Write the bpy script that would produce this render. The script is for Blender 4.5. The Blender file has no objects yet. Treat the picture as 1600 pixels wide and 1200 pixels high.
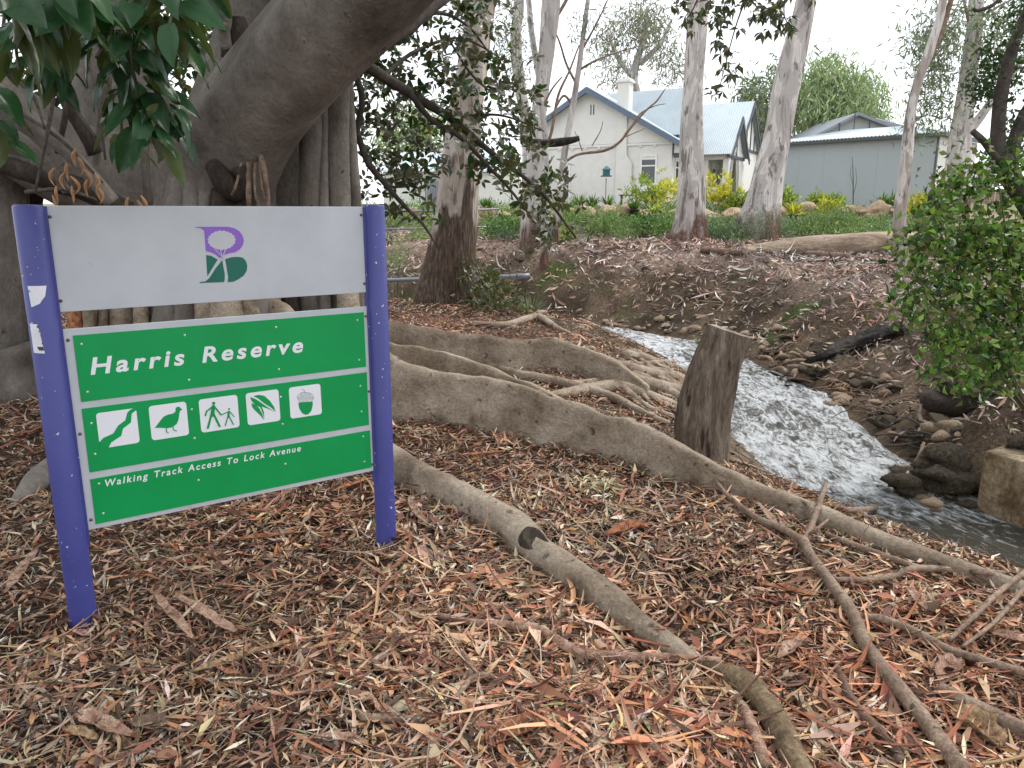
import bpy, bmesh, math
import numpy as np
from mathutils import Vector, Matrix, Quaternion

# ------------------------------------------------------------------ camera, sky, sun, exposure
S = bpy.context.scene
COL = S.collection
CAM_H, FOC = 1.5, 1200.0
PITCH = math.atan(270 / 1200)
cam_d = bpy.data.cameras.new('camera')
cam_d.sensor_fit = 'HORIZONTAL'
cam_d.sensor_width = 36
cam_d.lens = 27
cam_d.clip_start, cam_d.clip_end = 0.05, 3000
cam = bpy.data.objects.new('camera', cam_d)
COL.objects.link(cam)
cam.location = (0, 0, CAM_H)
cam.rotation_euler = (math.pi / 2 - PITCH, 0, 0)
S.camera = cam

SUN_EL, SUN_AZ = math.radians(52), math.radians(62)      # azimuth measured from +Y (ahead) towards +X (right)
world = bpy.data.worlds.new('World')
S.world = world
world.use_nodes = True
wn, wl_ = world.node_tree.nodes, world.node_tree.links
wn.clear()
wo = wn.new('ShaderNodeOutputWorld')
wb = wn.new('ShaderNodeBackground')
wb.inputs['Strength'].default_value = 0.12
sky = wn.new('ShaderNodeTexSky')
sky.sky_type = 'NISHITA'
sky.sun_disc = False
sky.sun_elevation = SUN_EL
sky.sun_rotation = SUN_AZ
wtc = wn.new('ShaderNodeTexCoord')
wno = wn.new('ShaderNodeTexNoise')
wno.inputs['Scale'].default_value = 3.0
wno.inputs['Detail'].default_value = 5.0
wra = wn.new('ShaderNodeValToRGB')                        # unbroken pale cloud, slightly mottled
wra.color_ramp.elements[0].position = 0.3
wra.color_ramp.elements[0].color = (6.9, 7.2, 7.6, 1)
wra.color_ramp.elements[1].position = 0.7
wra.color_ramp.elements[1].color = (8.6, 8.8, 9.0, 1)
wmx = wn.new('ShaderNodeMix')
wmx.data_type = 'RGBA'
wmx.inputs['Factor'].default_value = 0.88
wl_.new(wtc.outputs['Generated'], wno.inputs['Vector'])
wl_.new(wno.outputs['Fac'], wra.inputs['Fac'])
wl_.new(sky.outputs['Color'], wmx.inputs['A'])
wl_.new(wra.outputs['Color'], wmx.inputs['B'])
wl_.new(wmx.outputs['Result'], wb.inputs['Color'])
wl_.new(wb.outputs['Background'], wo.inputs['Surface'])

sun_d = bpy.data.lights.new('sun', 'SUN')
sun_d.energy = 1.5
sun_d.angle = math.radians(14)
sun_d.color = (1.0, 0.96, 0.9)
sun = bpy.data.objects.new('sun', sun_d)
COL.objects.link(sun)
_sd = Vector((math.sin(SUN_AZ) * math.cos(SUN_EL), math.cos(SUN_AZ) * math.cos(SUN_EL), math.sin(SUN_EL)))
sun.rotation_euler = _sd.to_track_quat('Z', 'Y').to_euler()
sun.location = (20, 10, 40)

S.view_settings.view_transform = 'Standard'
S.view_settings.look = 'None'
S.view_settings.gamma = 1.0
S.view_settings.use_curve_mapping = False
S.view_settings.exposure = 0.92
S.render.engine = 'CYCLES'
S.cycles.use_denoising = True
S.cycles.max_bounces = 6
S.cycles.transparent_max_bounces = 6

# ------------------------------------------------------------------ helpers
rng = np.random.default_rng(7)
lr = np.random.default_rng(21)
UP = np.array([0, 0, 1.0])


def unit(a):
    a = np.asarray(a, float)
    return a / np.maximum(np.linalg.norm(a, axis=-1, keepdims=True), 1e-9)


def smooth(t):
    t = np.clip(t, 0, 1)
    return t * t * (3 - 2 * t)


_tab = np.random.default_rng(3).random((256, 256))


def vnoise(x, y):
    xi, yi = np.floor(x).astype(int), np.floor(y).astype(int)
    fx, fy = x - xi, y - yi
    fx, fy = fx * fx * (3 - 2 * fx), fy * fy * (3 - 2 * fy)
    a = _tab[xi & 255, yi & 255]
    b = _tab[(xi + 1) & 255, yi & 255]
    c = _tab[xi & 255, (yi + 1) & 255]
    d = _tab[(xi + 1) & 255, (yi + 1) & 255]
    return (a * (1 - fx) + b * fx) * (1 - fy) + (c * (1 - fx) + d * fx) * fy - 0.5


def fbm(x, y, o=4):
    s, a = 0.0, 1.0
    for k in range(o):
        s = s + a * vnoise(x * 2 ** k + 17.3 * k, y * 2 ** k + 5.1 * k)
        a *= 0.5
    return s


def ray(x, y):
    a, v = (x - 800) / FOC, (y - 600) / FOC
    return np.array([a, math.cos(PITCH) - v * math.sin(PITCH), -(math.sin(PITCH) + v * math.cos(PITCH))])


def P(x, y, d):
    """world point seen at photo position (x, y) that stands d metres ahead of the camera"""
    r = ray(x, y)
    return np.array([0, 0, CAM_H]) + r * (d / r[1])


def pxm(d):
    return FOC / d


ROOT = {}


def mk(name, V, F=None, mat=None, parent=None, smooth_=True, col=None, uv=None, local=False):
    """one mesh object; V in world coordinates unless local; F is a numpy (n,3)/(n,4) array or a list of tuples"""
    V = np.asarray(V, float)
    if parent is not None and not local:
        V = V - np.array(ROOT[parent.name])
    me = bpy.data.meshes.new(name)
    if isinstance(F, np.ndarray):
        n, k = F.shape
        me.vertices.add(len(V))
        me.vertices.foreach_set('co', V.astype(np.float32).ravel())
        me.loops.add(n * k)
        me.loops.foreach_set('vertex_index', F.astype(np.int32).ravel())
        me.polygons.add(n)
        me.polygons.foreach_set('loop_start', np.arange(0, n * k, k, dtype=np.int32))
        me.update(calc_edges=True)
    else:
        me.from_pydata(V.tolist(), [], [tuple(int(i) for i in f) for f in F])
        me.update()
    me.validate()
    if col is not None:
        c = np.ones((len(V), 4), np.float32)
        c[:, :3] = col
        at = me.color_attributes.new('Col', 'FLOAT_COLOR', 'POINT')
        at.data.foreach_set('color', c.ravel())
    if smooth_:
        me.polygons.foreach_set('use_smooth', np.ones(len(me.polygons), bool))
    if mat is not None:
        me.materials.append(mat)
    o = bpy.data.objects.new(name, me)
    COL.objects.link(o)
    if parent is not None:
        o.parent = parent
        ROOT[o.name] = ROOT[parent.name]
    else:
        ROOT[o.name] = (0, 0, 0)
    return o


def thing(name, label, cat, loc=(0, 0, 0), group=None, rz=0.0):
    o = bpy.data.objects.new(name, None)
    COL.objects.link(o)
    o.empty_display_size = 0.1
    o.location = tuple(float(v) for v in loc)
    o.rotation_euler = (0, 0, rz)
    ROOT[o.name] = tuple(float(v) for v in loc)
    return tag(o, label, cat, group)


def tag(o, label, cat=None, group=None, kind=None):
    if label:
        o['label'] = label
    if cat:
        o['category'] = cat
    if group:
        o['group'] = group
    if kind:
        o['kind'] = kind
    return o


def structure(o):
    o['kind'] = 'structure'
    return o


def spline(pts, n):
    """Catmull-Rom through rows of pts (any number of columns)"""
    p = np.asarray(pts, float)
    if len(p) == 2:
        t = np.linspace(0, 1, n)[:, None]
        return p[0] * (1 - t) + p[1] * t
    q = np.vstack([2 * p[0] - p[1], p, 2 * p[-1] - p[-2]])
    out = []
    u = np.linspace(0, len(p) - 1 - 1e-6, n)
    for x in u:
        i = int(x)
        t = x - i
        a, b, c, d = q[i:i + 4]
        out.append(0.5 * (2 * b + (c - a) * t + (2 * a - 5 * b + 4 * c - d) * t * t + (3 * b - a - 3 * c + d) * t ** 3))
    return np.array(out)


def tube(pts, seg=12, n=24, rough=0.0, flute=0, flute_a=0.0, cap=True, freq=3.0, seed=0):
    """pts rows (x, y, z, r). Returns V, F(list)"""
    q = spline(pts, n)
    c, r = q[:, :3], np.maximum(q[:, 3], 1e-4)
    t = unit(np.gradient(c, axis=0))
    ref = UP if abs(t[0][2]) < 0.8 else np.array([1.0, 0, 0])
    side = unit(np.cross(t[0], ref))
    V = []
    L = np.concatenate([[0], np.cumsum(np.linalg.norm(np.diff(c, axis=0), axis=1))])
    th = np.linspace(0, 2 * math.pi, seg, endpoint=False)
    for i in range(n):
        side = unit(side - t[i] * np.dot(side, t[i]))
        bi = np.cross(t[i], side)
        rr = r[i] * np.ones(seg)
        if rough:
            rr = rr * (1 + rough * 2 * fbm(np.cos(th) * freq * .5 + seed * 7.7 + 3, np.sin(th) * freq * .5 + L[i] / max(r.mean(), 1e-3) * .35 + seed * 3.1, 3))
        if flute:
            rr = rr * (1 + flute_a * np.cos(flute * th + seed + 1.3 * np.sin(L[i] * 1.5)))
        V.append(c[i] + np.outer(np.cos(th) * rr, side) + np.outer(np.sin(th) * rr, bi))
    V = np.vstack(V)
    F = []
    for i in range(n - 1):
        for j in range(seg):
            k = (j + 1) % seg
            F.append((i * seg + j, i * seg + k, (i + 1) * seg + k, (i + 1) * seg + j))
    if cap:
        F.append(tuple(range(seg))[::-1])
        F.append(tuple((n - 1) * seg + j for j in range(seg)))
    return V, F


def merge(parts):
    V, F, o = [], [], 0
    for v, f in parts:
        V.append(np.asarray(v, float))
        F += [tuple(int(i) + o for i in g) for g in f]
        o += len(v)
    return np.vstack(V), F


def box(x0, x1, y0, y1, z0, z1):
    V = [(x, y, z) for z in (z0, z1) for y in (y0, y1) for x in (x0, x1)]
    return V, [(0, 2, 3, 1), (4, 5, 7, 6), (0, 1, 5, 4), (2, 6, 7, 3), (0, 4, 6, 2), (1, 3, 7, 5)]


def bevel(o, w=0.004, s=2):
    m = o.modifiers.new('bevel', 'BEVEL')
    m.width, m.segments = w, s
    m.limit_method = 'ANGLE'
    return o


def prism(poly, y0, y1):
    """poly of (x, z) extruded along y"""
    n = len(poly)
    V = [(x, y0, z) for x, z in poly] + [(x, y1, z) for x, z in poly]
    F = [tuple(range(n)), tuple(range(2 * n - 1, n - 1, -1))]
    F += [(i, n + i, n + (i + 1) % n, (i + 1) % n) for i in range(n)]
    return V, F


def leafset(p, d, nrm, L, W, fold=0.25, droop=0.2):
    """many five-point leaves: base, left, rib, right, tip"""
    p, d, nrm = np.asarray(p), unit(d), np.asarray(nrm)
    nrm = unit(nrm - d * np.sum(nrm * d, 1, keepdims=True))
    s = np.cross(d, nrm)
    L = np.asarray(L).reshape(-1, 1)
    W = np.asarray(W).reshape(-1, 1)
    fold = np.asarray(fold).reshape(-1, 1) if np.ndim(fold) else fold
    droop = np.asarray(droop).reshape(-1, 1) if np.ndim(droop) else droop
    c = p + d * L * .48
    V = np.stack([p, c + s * W * .5 + nrm * W * fold, c, c - s * W * .5 + nrm * W * fold, p + d * L - nrm * L * droop], 1)
    n = len(p)
    b = (np.arange(n) * 5)[:, None, None]
    T = np.array([[0, 2, 1], [0, 3, 2], [1, 2, 4], [2, 3, 4]])[None] + b
    return V.reshape(-1, 3), T.reshape(-1, 3)


def leafset8(p, d, nrm, L, W, fold=0.2, droop=0.2):
    """rounder leaves: base, three points at a third, three at two thirds, tip"""
    p, d, nrm = np.asarray(p), unit(d), np.asarray(nrm)
    nrm = unit(nrm - d * np.sum(nrm * d, 1, keepdims=True))
    s = np.cross(d, nrm)
    L, W = np.asarray(L).reshape(-1, 1), np.asarray(W).reshape(-1, 1)
    c1, c2 = p + d * L * .32 - nrm * L * droop * .1, p + d * L * .72 - nrm * L * droop * .5
    a, b = s * W * .5, nrm * W * fold
    V = np.stack([p, c1 + a + b, c1, c1 - a + b, c2 + a * .78 + b, c2, c2 - a * .78 + b, p + d * L - nrm * L * droop], 1)
    T = np.array([[0, 2, 1], [0, 3, 2], [1, 2, 5], [1, 5, 4], [2, 3, 6], [2, 6, 5], [4, 5, 7], [5, 6, 7]])[None] + (np.arange(len(p)) * 8)[:, None, None]
    return V.reshape(-1, 3), T.reshape(-1, 3)


def pick(pal, n, jit=0.18, w=None):
    pal = np.array(pal, float)
    c = pal[rng.choice(len(pal), n, p=w)]
    return np.clip(c * (1 + rng.normal(0, jit, (n, 1))) * (1 + rng.normal(0, jit * .25, (n, 3))), 0.004, 0.8)


def sphere_dirs(n):
    return unit(rng.normal(size=(n, 3)))


# ------------------------------------------------------------------ materials
def nodes(name):
    m = bpy.data.materials.new(name)
    m.use_nodes = True
    nt = m.node_tree
    return m, nt, nt.nodes['Principled BSDF'], nt.nodes['Material Output']


def tex(nt, kind, scale, coord='Object', stretch=(1, 1, 1), **kw):
    tc = nt.nodes.new('ShaderNodeTexCoord')
    mp = nt.nodes.new('ShaderNodeMapping')
    mp.inputs['Scale'].default_value = stretch
    nt.links.new(tc.outputs[coord], mp.inputs['Vector'])
    t = nt.nodes.new(kind)
    t.inputs['Scale'].default_value = scale
    for k, v in kw.items():
        t.inputs[k].default_value = v
    nt.links.new(mp.outputs['Vector'], t.inputs['Vector'])
    return t


def ramp(nt, src, stops):
    r = nt.nodes.new('ShaderNodeValToRGB')
    e = r.color_ramp.elements
    while len(e) < len(stops):
        e.new(0.5)
    for i, (p_, c) in enumerate(stops):
        e[i].position = p_
        e[i].color = (c, c, c, 1) if np.ndim(c) == 0 else (*c, 1)
    nt.links.new(src, r.inputs['Fac'])
    return r.outputs['Color']


def mixc(nt, f, a, b, mode='MIX'):
    x = nt.nodes.new('ShaderNodeMix')
    x.data_type = 'RGBA'
    x.blend_type = mode
    for k, v in (('Factor', f), ('A', a), ('B', b)):
        if isinstance(v, bpy.types.NodeSocket):
            nt.links.new(v, x.inputs[k])
        elif k == 'Factor':
            x.inputs[k].default_value = v
        else:
            x.inputs[k].default_value = (*v, 1)
    return x.outputs['Result']


def bump(nt, bs, src, strength=0.4, dist=0.02):
    b = nt.nodes.new('ShaderNodeBump')
    b.inputs['Strength'].default_value = strength
    b.inputs['Distance'].default_value = dist
    nt.links.new(src, b.inputs['Height'])
    nt.links.new(b.outputs['Normal'], bs.inputs['Normal'])
    return b


def mat_noise(name, stops, scale=5, detail=6, rough=0.8, bs_=0.4, bd=0.02, stretch=(1, 1, 1), bscale=None, metal=0.0, spots=None, spec=0.3, fine=.45):
    m, nt, bs, _ = nodes(name)
    t = tex(nt, 'ShaderNodeTexNoise', scale, stretch=stretch, Detail=detail, Roughness=0.62)
    c = ramp(nt, t.outputs['Fac'], stops)
    if spots:
        sp = tex(nt, 'ShaderNodeTexNoise', spots[0], stretch=stretch, Detail=4)
        c = mixc(nt, ramp(nt, sp.outputs['Fac'], [(spots[1], 0.0), (spots[1] + spots[3], 1.0)]), c, spots[2])
    if bs_ >= .4:
        fn = tex(nt, 'ShaderNodeTexNoise', (bscale or scale * 3) * 2.6, stretch=stretch, Detail=6, Roughness=.75)
        c = mixc(nt, 1.0, c, ramp(nt, fn.outputs['Fac'], [(.34, 1 - fine * 1.05), (.5, 1.0), (.64, 1 + fine)]), 'MULTIPLY')
    nt.links.new(c, bs.inputs['Base Color'])
    bs.inputs['Roughness'].default_value = rough
    bs.inputs['Metallic'].default_value = metal
    bs.inputs['Specular IOR Level'].default_value = spec
    if bs_:
        t2 = tex(nt, 'ShaderNodeTexNoise', bscale or scale * 3, stretch=stretch, Detail=8, Roughness=0.65)
        bump(nt, bs, t2.outputs['Fac'], bs_, bd)
    return m


def mat_plain(name, c, rough=0.6, metal=0.0, var=0.12, scale=6, spec=0.4):
    c = np.array(c)
    return mat_noise(name, [(0.25, tuple(c * (1 - var))), (0.75, tuple(np.minimum(c * (1 + var), 0.95)))], scale, 4, rough, 0.08, 0.004, metal=metal, spec=spec)


def mat_leaf(name, rough=0.45, trans=0.3, under=None, attr=True, base=(.05, .1, .03), spec=0.5):
    m, nt, bs, out = nodes(name)
    if attr:
        a = nt.nodes.new('ShaderNodeVertexColor')
        a.layer_name = 'Col'
        c = a.outputs['Color']
    else:
        oi = nt.nodes.new('ShaderNodeObjectInfo')
        b0 = np.array(base)
        c = ramp(nt, oi.outputs['Random'], [(0.0, tuple(b0 * .65)), (0.5, tuple(b0)), (0.9, tuple(b0 * 1.5)), (1.0, tuple(b0 * [2.6, 1.9, 1.2]))])
        n1 = tex(nt, 'ShaderNodeTexNoise', 14, Detail=3)
        c = mixc(nt, ramp(nt, n1.outputs['Fac'], [(.35, 0.0), (.7, .35)]), c, tuple(b0 * 1.9))
    if under is not None:
        g = nt.nodes.new('ShaderNodeNewGeometry')
        c = mixc(nt, g.outputs['Backfacing'], c, under)
    nt.links.new(c, bs.inputs['Base Color'])
    bs.inputs['Roughness'].default_value = rough
    bs.inputs['Specular IOR Level'].default_value = spec
    if trans:
        tr = nt.nodes.new('ShaderNodeBsdfTranslucent')
        nt.links.new(mixc(nt, 1.0, c, (1.0, 1.25, .55), 'MULTIPLY'), tr.inputs['Color'])
        mx = nt.nodes.new('ShaderNodeMixShader')
        mx.inputs['Fac'].default_value = trans
        nt.links.new(bs.outputs['BSDF'], mx.inputs[1])
        nt.links.new(tr.outputs['BSDF'], mx.inputs[2])
        nt.links.new(mx.outputs['Shader'], out.inputs['Surface'])
    return m


def mat_gum(name, pale, mid, dark, hi=(.62, .58, .54), base_h=2.0, seed=0.0):
    """smooth pale gum bark with peeling grey and rust patches, rough dark stocking at the foot"""
    m, nt, bs, _ = nodes(name)
    t1 = tex(nt, 'ShaderNodeTexNoise', 2.2, stretch=(1.6, 1.6, .42), Detail=5, Roughness=.55, Distortion=.6)
    c = ramp(nt, t1.outputs['Fac'], [(.30, mid), (.44, pale), (.52, pale), (.56, hi), (.70, pale), (.78, mid)])
    t2 = tex(nt, 'ShaderNodeTexNoise', 3.1, stretch=(2, 2, .4), Detail=6, Roughness=.6, Distortion=1.0)
    c = mixc(nt, ramp(nt, t2.outputs['Fac'], [(.56, 0.0), (.60, .8)]), c, tuple(np.array(mid) * .62))
    t2b = tex(nt, 'ShaderNodeTexNoise', 26, stretch=(1.5, 1.5, .35), Detail=4)
    c = mixc(nt, ramp(nt, t2b.outputs['Fac'], [(.62, 0.0), (.7, .55)]), c, tuple(np.array(dark) * 1.3))
    tc = nt.nodes.new('ShaderNodeTexCoord')
    sp = nt.nodes.new('ShaderNodeSeparateXYZ')
    nt.links.new(tc.outputs['Object'], sp.inputs[0])
    t3 = tex(nt, 'ShaderNodeTexNoise', 2.6, stretch=(1.4, 1.4, .35), Detail=5)
    md = nt.nodes.new('ShaderNodeMath')
    md.operation = 'MULTIPLY_ADD'
    md.inputs[1].default_value = base_h * 3.2
    nt.links.new(t3.outputs['Fac'], md.inputs[0])
    ng = nt.nodes.new('ShaderNodeMath')
    ng.operation = 'SUBTRACT'
    ng.inputs[0].default_value = base_h * -.6
    nt.links.new(sp.outputs['Z'], ng.inputs[1])
    nt.links.new(ng.outputs[0], md.inputs[2])
    f = ramp(nt, md.outputs[0], [(.0, 0.0), (.5, 1.0)])
    t4 = tex(nt, 'ShaderNodeTexNoise', 13, stretch=(2.4, 2.4, .3), Detail=8, Roughness=.7)
    dk = ramp(nt, t4.outputs['Fac'], [(.35, tuple(np.array(dark) * .35)), (.5, dark), (.68, tuple(np.array(dark) * 2.3))])
    c = mixc(nt, f, c, dk)
    nt.links.new(c, bs.inputs['Base Color'])
    bs.inputs['Roughness'].default_value = .85
    bs.inputs['Specular IOR Level'].default_value = .2
    ad = nt.nodes.new('ShaderNodeMath')
    ad.operation = 'MULTIPLY'
    f2 = nt.nodes.new('ShaderNodeMath')
    f2.operation = 'ADD'
    f2.inputs[1].default_value = .12
    nt.links.new(f, f2.inputs[0])
    nt.links.new(t4.outputs['Fac'], ad.inputs[0])
    nt.links.new(f2.outputs[0], ad.inputs[1])
    bump(nt, bs, ad.outputs[0], .9, .06)
    return m


M = {}
M['fig'] = mat_noise('fig_bark', [(.30, (.068, .056, .047)), (.42, (.132, .112, .095)), (.55, (.195, .17, .146)), (.70, (.275, .246, .215))], 1.9, 11, .85, 1.0, .03, (1, 1, .7), 13, spots=(17, .66, (.06, .047, .037), .09), fine=.16)
M['root'] = mat_noise('fig_root_bark', [(.30, (.125, .088, .062)), (.42, (.235, .18, .13)), (.54, (.325, .26, .195)), (.70, (.43, .36, .285))], 3.4, 12, .9, 1.0, .03, (1, 1, 1.3), 17, spots=(15, .64, (.085, .058, .042), .08), fine=.28)
M['rootmoss'] = mat_noise('mossy_root_bark', [(.3, (.05, .035, .022)), (.5, (.16, .11, .065)), (.7, (.26, .195, .115))], 9, 9, .9, 1.0, .02, spots=(7, .60, (.085, .085, .03), .1))
M['shade_bark'] = mat_noise('shaded_fig_bark', [(.3, (.022, .016, .012)), (.6, (.055, .041, .032)), (.8, (.11, .085, .068))], 6, 8, .9, .8, .03, (1, 1, .3))  # very dark bark; the shade of recesses and hollows is put into the colour
M['bark_branch'] = mat_noise('branch_bark', [(.3, (.11, .073, .052)), (.5, (.21, .145, .105)), (.7, (.31, .23, .17))], 14, 7, .85, .5, .008, spots=(30, .62, (.09, .06, .04), .05))
M['dark_branch'] = mat_noise('dark_branch_bark', [(.3, (.035, .03, .026)), (.6, (.085, .07, .058)), (.8, (.15, .125, .105))], 10, 7, .9, .5, .01)
M['stump'] = mat_noise('weathered_stump_wood', [(.3, (.055, .04, .03)), (.42, (.12, .09, .067)), (.56, (.185, .142, .107)), (.72, (.27, .218, .172))], 7, 10, .92, 1.0, .04, (2.2, 2.2, .35), 14, spots=(9, .61, (.045, .03, .022), .06))
M['cutwood'] = mat_noise('cut_wood_end', [(.3, (.20, .15, .105)), (.7, (.38, .31, .24))], 14, 6, .9, .5, .006)
M['log'] = mat_noise('weathered_log', [(.28, (.11, .078, .055)), (.45, (.235, .175, .125)), (.62, (.36, .285, .215)), (.8, (.48, .40, .32))], 3.5, 8, .88, .6, .02, (.35, 2.2, 2.2), 12)
M['black_log'] = mat_noise('charred_log', [(.3, (.01, .009, .009)), (.55, (.035, .03, .027)), (.75, (.10, .085, .07))], 9, 10, .85, 1.0, .04, (1, 1, 1), 20)
M['post'] = mat_noise('blue_paint', [(.3, (.04, .046, .205)), (.7, (.055, .06, .25))], 5, 8, .4, .05, .002, spots=(60, .71, (.5, .51, .58), .01), spec=.45)
M['panel'] = mat_noise('silver_grey_panel', [(.3, (.42, .445, .475)), (.55, (.475, .50, .53)), (.8, (.52, .54, .565))], 4, 6, .42, .04, .002, spots=(14, .68, (.36, .365, .365), .12), spec=.5)
M['green'] = mat_noise('green_sheeting', [(.3, (.0, .265, .066)), (.7, (.0, .31, .082))], 3, 4, .3, .02, .001, spec=.5)
M['letter'] = mat_plain('white_sheeting', (.74, .75, .79), .35, var=.03)
M['purple'] = mat_plain('purple_print', (.245, .105, .50), .4, var=.05)
M['dkgreen'] = mat_plain('dark_green_print', (.008, .125, .09), .4, var=.08)
M['screw'] = mat_plain('rusty_screw', (.13, .10, .09), .5, metal=.6)
M['rivet'] = mat_plain('rivet', (.55, .6, .5), .4, metal=.3)
M['sticker'] = mat_noise('torn_paper_sticker', [(.3, (.62, .63, .68)), (.7, (.78, .78, .82))], 12, 5, .6, .1, .002, spots=(38, .60, (.06, .06, .07), .03))
M['figleaf_big'] = mat_leaf('fig_leaf', .3, .22, under=(.09, .115, .045), attr=False, base=(.017, .058, .018), spec=.38)
M['figleaf'] = mat_leaf('fig_leaf_far', .34, .25, under=(.085, .078, .034))
M['leaf'] = mat_leaf('leaf', .5, .32)
M['litter'] = mat_leaf('dry_leaf', .75, .0, spec=.25)
M['white_brick'] = mat_noise('painted_brick', [(.3, (.63, .62, .585)), (.7, (.71, .70, .665))], 3, 5, .75, 0)
_m = M['white_brick']
_b = tex(_m.node_tree, 'ShaderNodeTexBrick', 4.3, **{'Mortar Size': .02})
_b.inputs['Color1'].default_value = _b.inputs['Color2'].default_value = (1, 1, 1, 1)
_b.inputs['Mortar'].default_value = (0, 0, 0, 1)
bump(_m.node_tree, _m.node_tree.nodes['Principled BSDF'], _b.outputs['Color'], .25, .01)
M['render'] = mat_plain('white_render', (.71, .70, .665), .8, var=.05, scale=2)
M['roof'] = mat_noise('pale_steel_roof', [(.3, (.40, .47, .51)), (.7, (.47, .535, .57))], 1.5, 4, .45, .02, .002, spec=.5)
M['fascia'] = mat_plain('blue_grey_fascia', (.11, .15, .215), .5)
M['timber'] = mat_plain('dark_trim_timber', (.07, .075, .095), .6)
M['frame'] = mat_plain('white_window_frame', (.74, .74, .73), .5)
M['glass'] = mat_plain('dark_window_glass', (.035, .037, .045), .12, var=.3, scale=1, spec=.8)
M['shed'] = mat_plain('grey_shed_wall', (.36, .395, .405), .65, var=.03, scale=1)
M['shedtrim'] = mat_plain('dark_grey_trim', (.075, .085, .09), .5)
M['tiles'] = mat_plain('grey_roof_tiles', (.22, .24, .27), .7)
M['rock'] = mat_noise('sandstone', [(.28, (.20, .13, .08)), (.5, (.36, .255, .17)), (.7, (.47, .37, .27))], 3, 8, .9, .6, .03)
M['creekstone'] = mat_noise('creek_stone', [(.28, (.10, .07, .047)), (.5, (.25, .175, .118)), (.72, (.40, .31, .23))], 7, 8, .8, .6, .02)
M['mossrock'] = mat_noise('mossy_rock', [(.28, (.045, .035, .024)), (.5, (.13, .10, .068)), (.72, (.27, .22, .16))], 8, 9, .9, 1.0, .05, spots=(5, .56, (.06, .066, .018), .1))
M['concrete'] = mat_noise('stained_concrete', [(.32, (.085, .055, .028)), (.46, (.23, .165, .095)), (.58, (.31, .245, .165)), (.72, (.40, .335, .245))], 4, 11, .92, .8, .015, spots=(3, .53, (.10, .066, .034), .14))
M['steel'] = mat_plain('galvanised_pipe', (.20, .215, .245), .45, metal=.5)
M['pot'] = mat_plain('black_plastic_pot', (.018, .018, .02), .5)
M['teal'] = mat_plain('teal_bird_feeder', (.03, .13, .14), .5)
M['twig'] = mat_plain('green_twig', (.10, .085, .045), .7)
M['wither'] = mat_plain('orange_withered_sheath', (.36, .18, .08), .6, var=.3, scale=20)
M['bark_orange'] = mat_noise('orange_bark', [(.34, (.13, .045, .024)), (.48, (.30, .115, .055)), (.6, (.42, .19, .095)), (.74, (.52, .31, .19))], 30, 11, .85, 1.0, .006, spots=(60, .60, (.10, .04, .025), .08))
M['bark_pink'] = mat_noise('pink_bark', [(.34, (.13, .066, .045)), (.48, (.30, .18, .128)), (.6, (.41, .275, .205)), (.74, (.55, .43, .345))], 30, 11, .85, 1.0, .006, spots=(60, .60, (.12, .06, .04), .08))
M['bark_tan'] = mat_noise('tan_bark', [(.34, (.12, .07, .036)), (.48, (.28, .18, .10)), (.6, (.40, .27, .155)), (.74, (.52, .39, .26))], 30, 11, .85, 1.0, .006, spots=(60, .60, (.11, .06, .03), .08))
M['bark_brown'] = mat_noise('brown_bark', [(.3, (.075, .045, .032)), (.55, (.16, .10, .072)), (.75, (.25, .17, .125))], 16, 7, .8, .6, .005)
M['gumA'] = mat_gum('gum_bark_rusty', (.40, .345, .30), (.21, .15, .115), (.105, .074, .056), hi=(.52, .47, .43), base_h=2.0)
M['gumB'] = mat_gum('gum_bark_pale', (.45, .42, .40), (.27, .24, .22), (.15, .10, .08), base_h=.9)
M['gumD'] = mat_gum('gum_bark_slender', (.36, .315, .28), (.22, .175, .145), (.16, .115, .09), base_h=.12)
M['gumC'] = mat_gum('gum_bark_grey', (.42, .39, .37), (.20, .175, .16), (.13, .075, .055), base_h=.75)

# ------------------------------------------------------------------ the lie of the land
# creek centre line: x, y, half width
CREEK = np.array([(9.5, -3, .9), (6.6, 1.4, .9), (5.2, 3.0, .9), (4.15, 4.4, .85), (3.35, 5.7, .78), (3.05, 7.3, .72), (3.2, 8.8, .75),
                  (3.05, 10.6, .62), (2.6, 12.3, .6), (1.6, 13.9, .6), (-.3, 15.2, .6), (-3, 16.2, .6), (-8, 17.6, .7), (-18, 20, .8), (-60, 26, .8)], float)
CREEK = spline(CREEK, 84)
_seg = np.diff(CREEK[:, :2], axis=0)
_sl = np.linalg.norm(_seg, axis=1)
_cum = np.concatenate([[0], np.cumsum(_sl)])


def creek_dist(x, y):
    """signed distance to the creek's centre (positive on the far side), half width and course position"""
    x, y = np.atleast_1d(np.asarray(x, float)), np.atleast_1d(np.asarray(y, float))
    best = np.full(x.shape, 1e9)
    sg, hw, s = np.zeros_like(x), np.ones_like(x), np.zeros_like(x)
    for i in range(len(_seg)):
        dx, dy = x - CREEK[i, 0], y - CREEK[i, 1]
        t = np.clip((dx * _seg[i, 0] + dy * _seg[i, 1]) / (_sl[i] ** 2), 0, 1)
        ex, ey = dx - t * _seg[i, 0], dy - t * _seg[i, 1]
        d = np.hypot(ex, ey)
        m = d < best
        best = np.where(m, d, best)
        cr = _seg[i, 0] * dy - _seg[i, 1] * dx
        sg = np.where(m, np.where(cr > 0, -1.0, 1.0), sg)
        hw = np.where(m, CREEK[i, 2] * (1 - t) + CREEK[i + 1, 2] * t, hw)
        s = np.where(m, _cum[i] + t * _sl[i], s)
    return best * sg, hw, s


def water_level(y):
    return -.92 + .26 * smooth((np.asarray(y, float) - 4.6) / 8.5)


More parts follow.
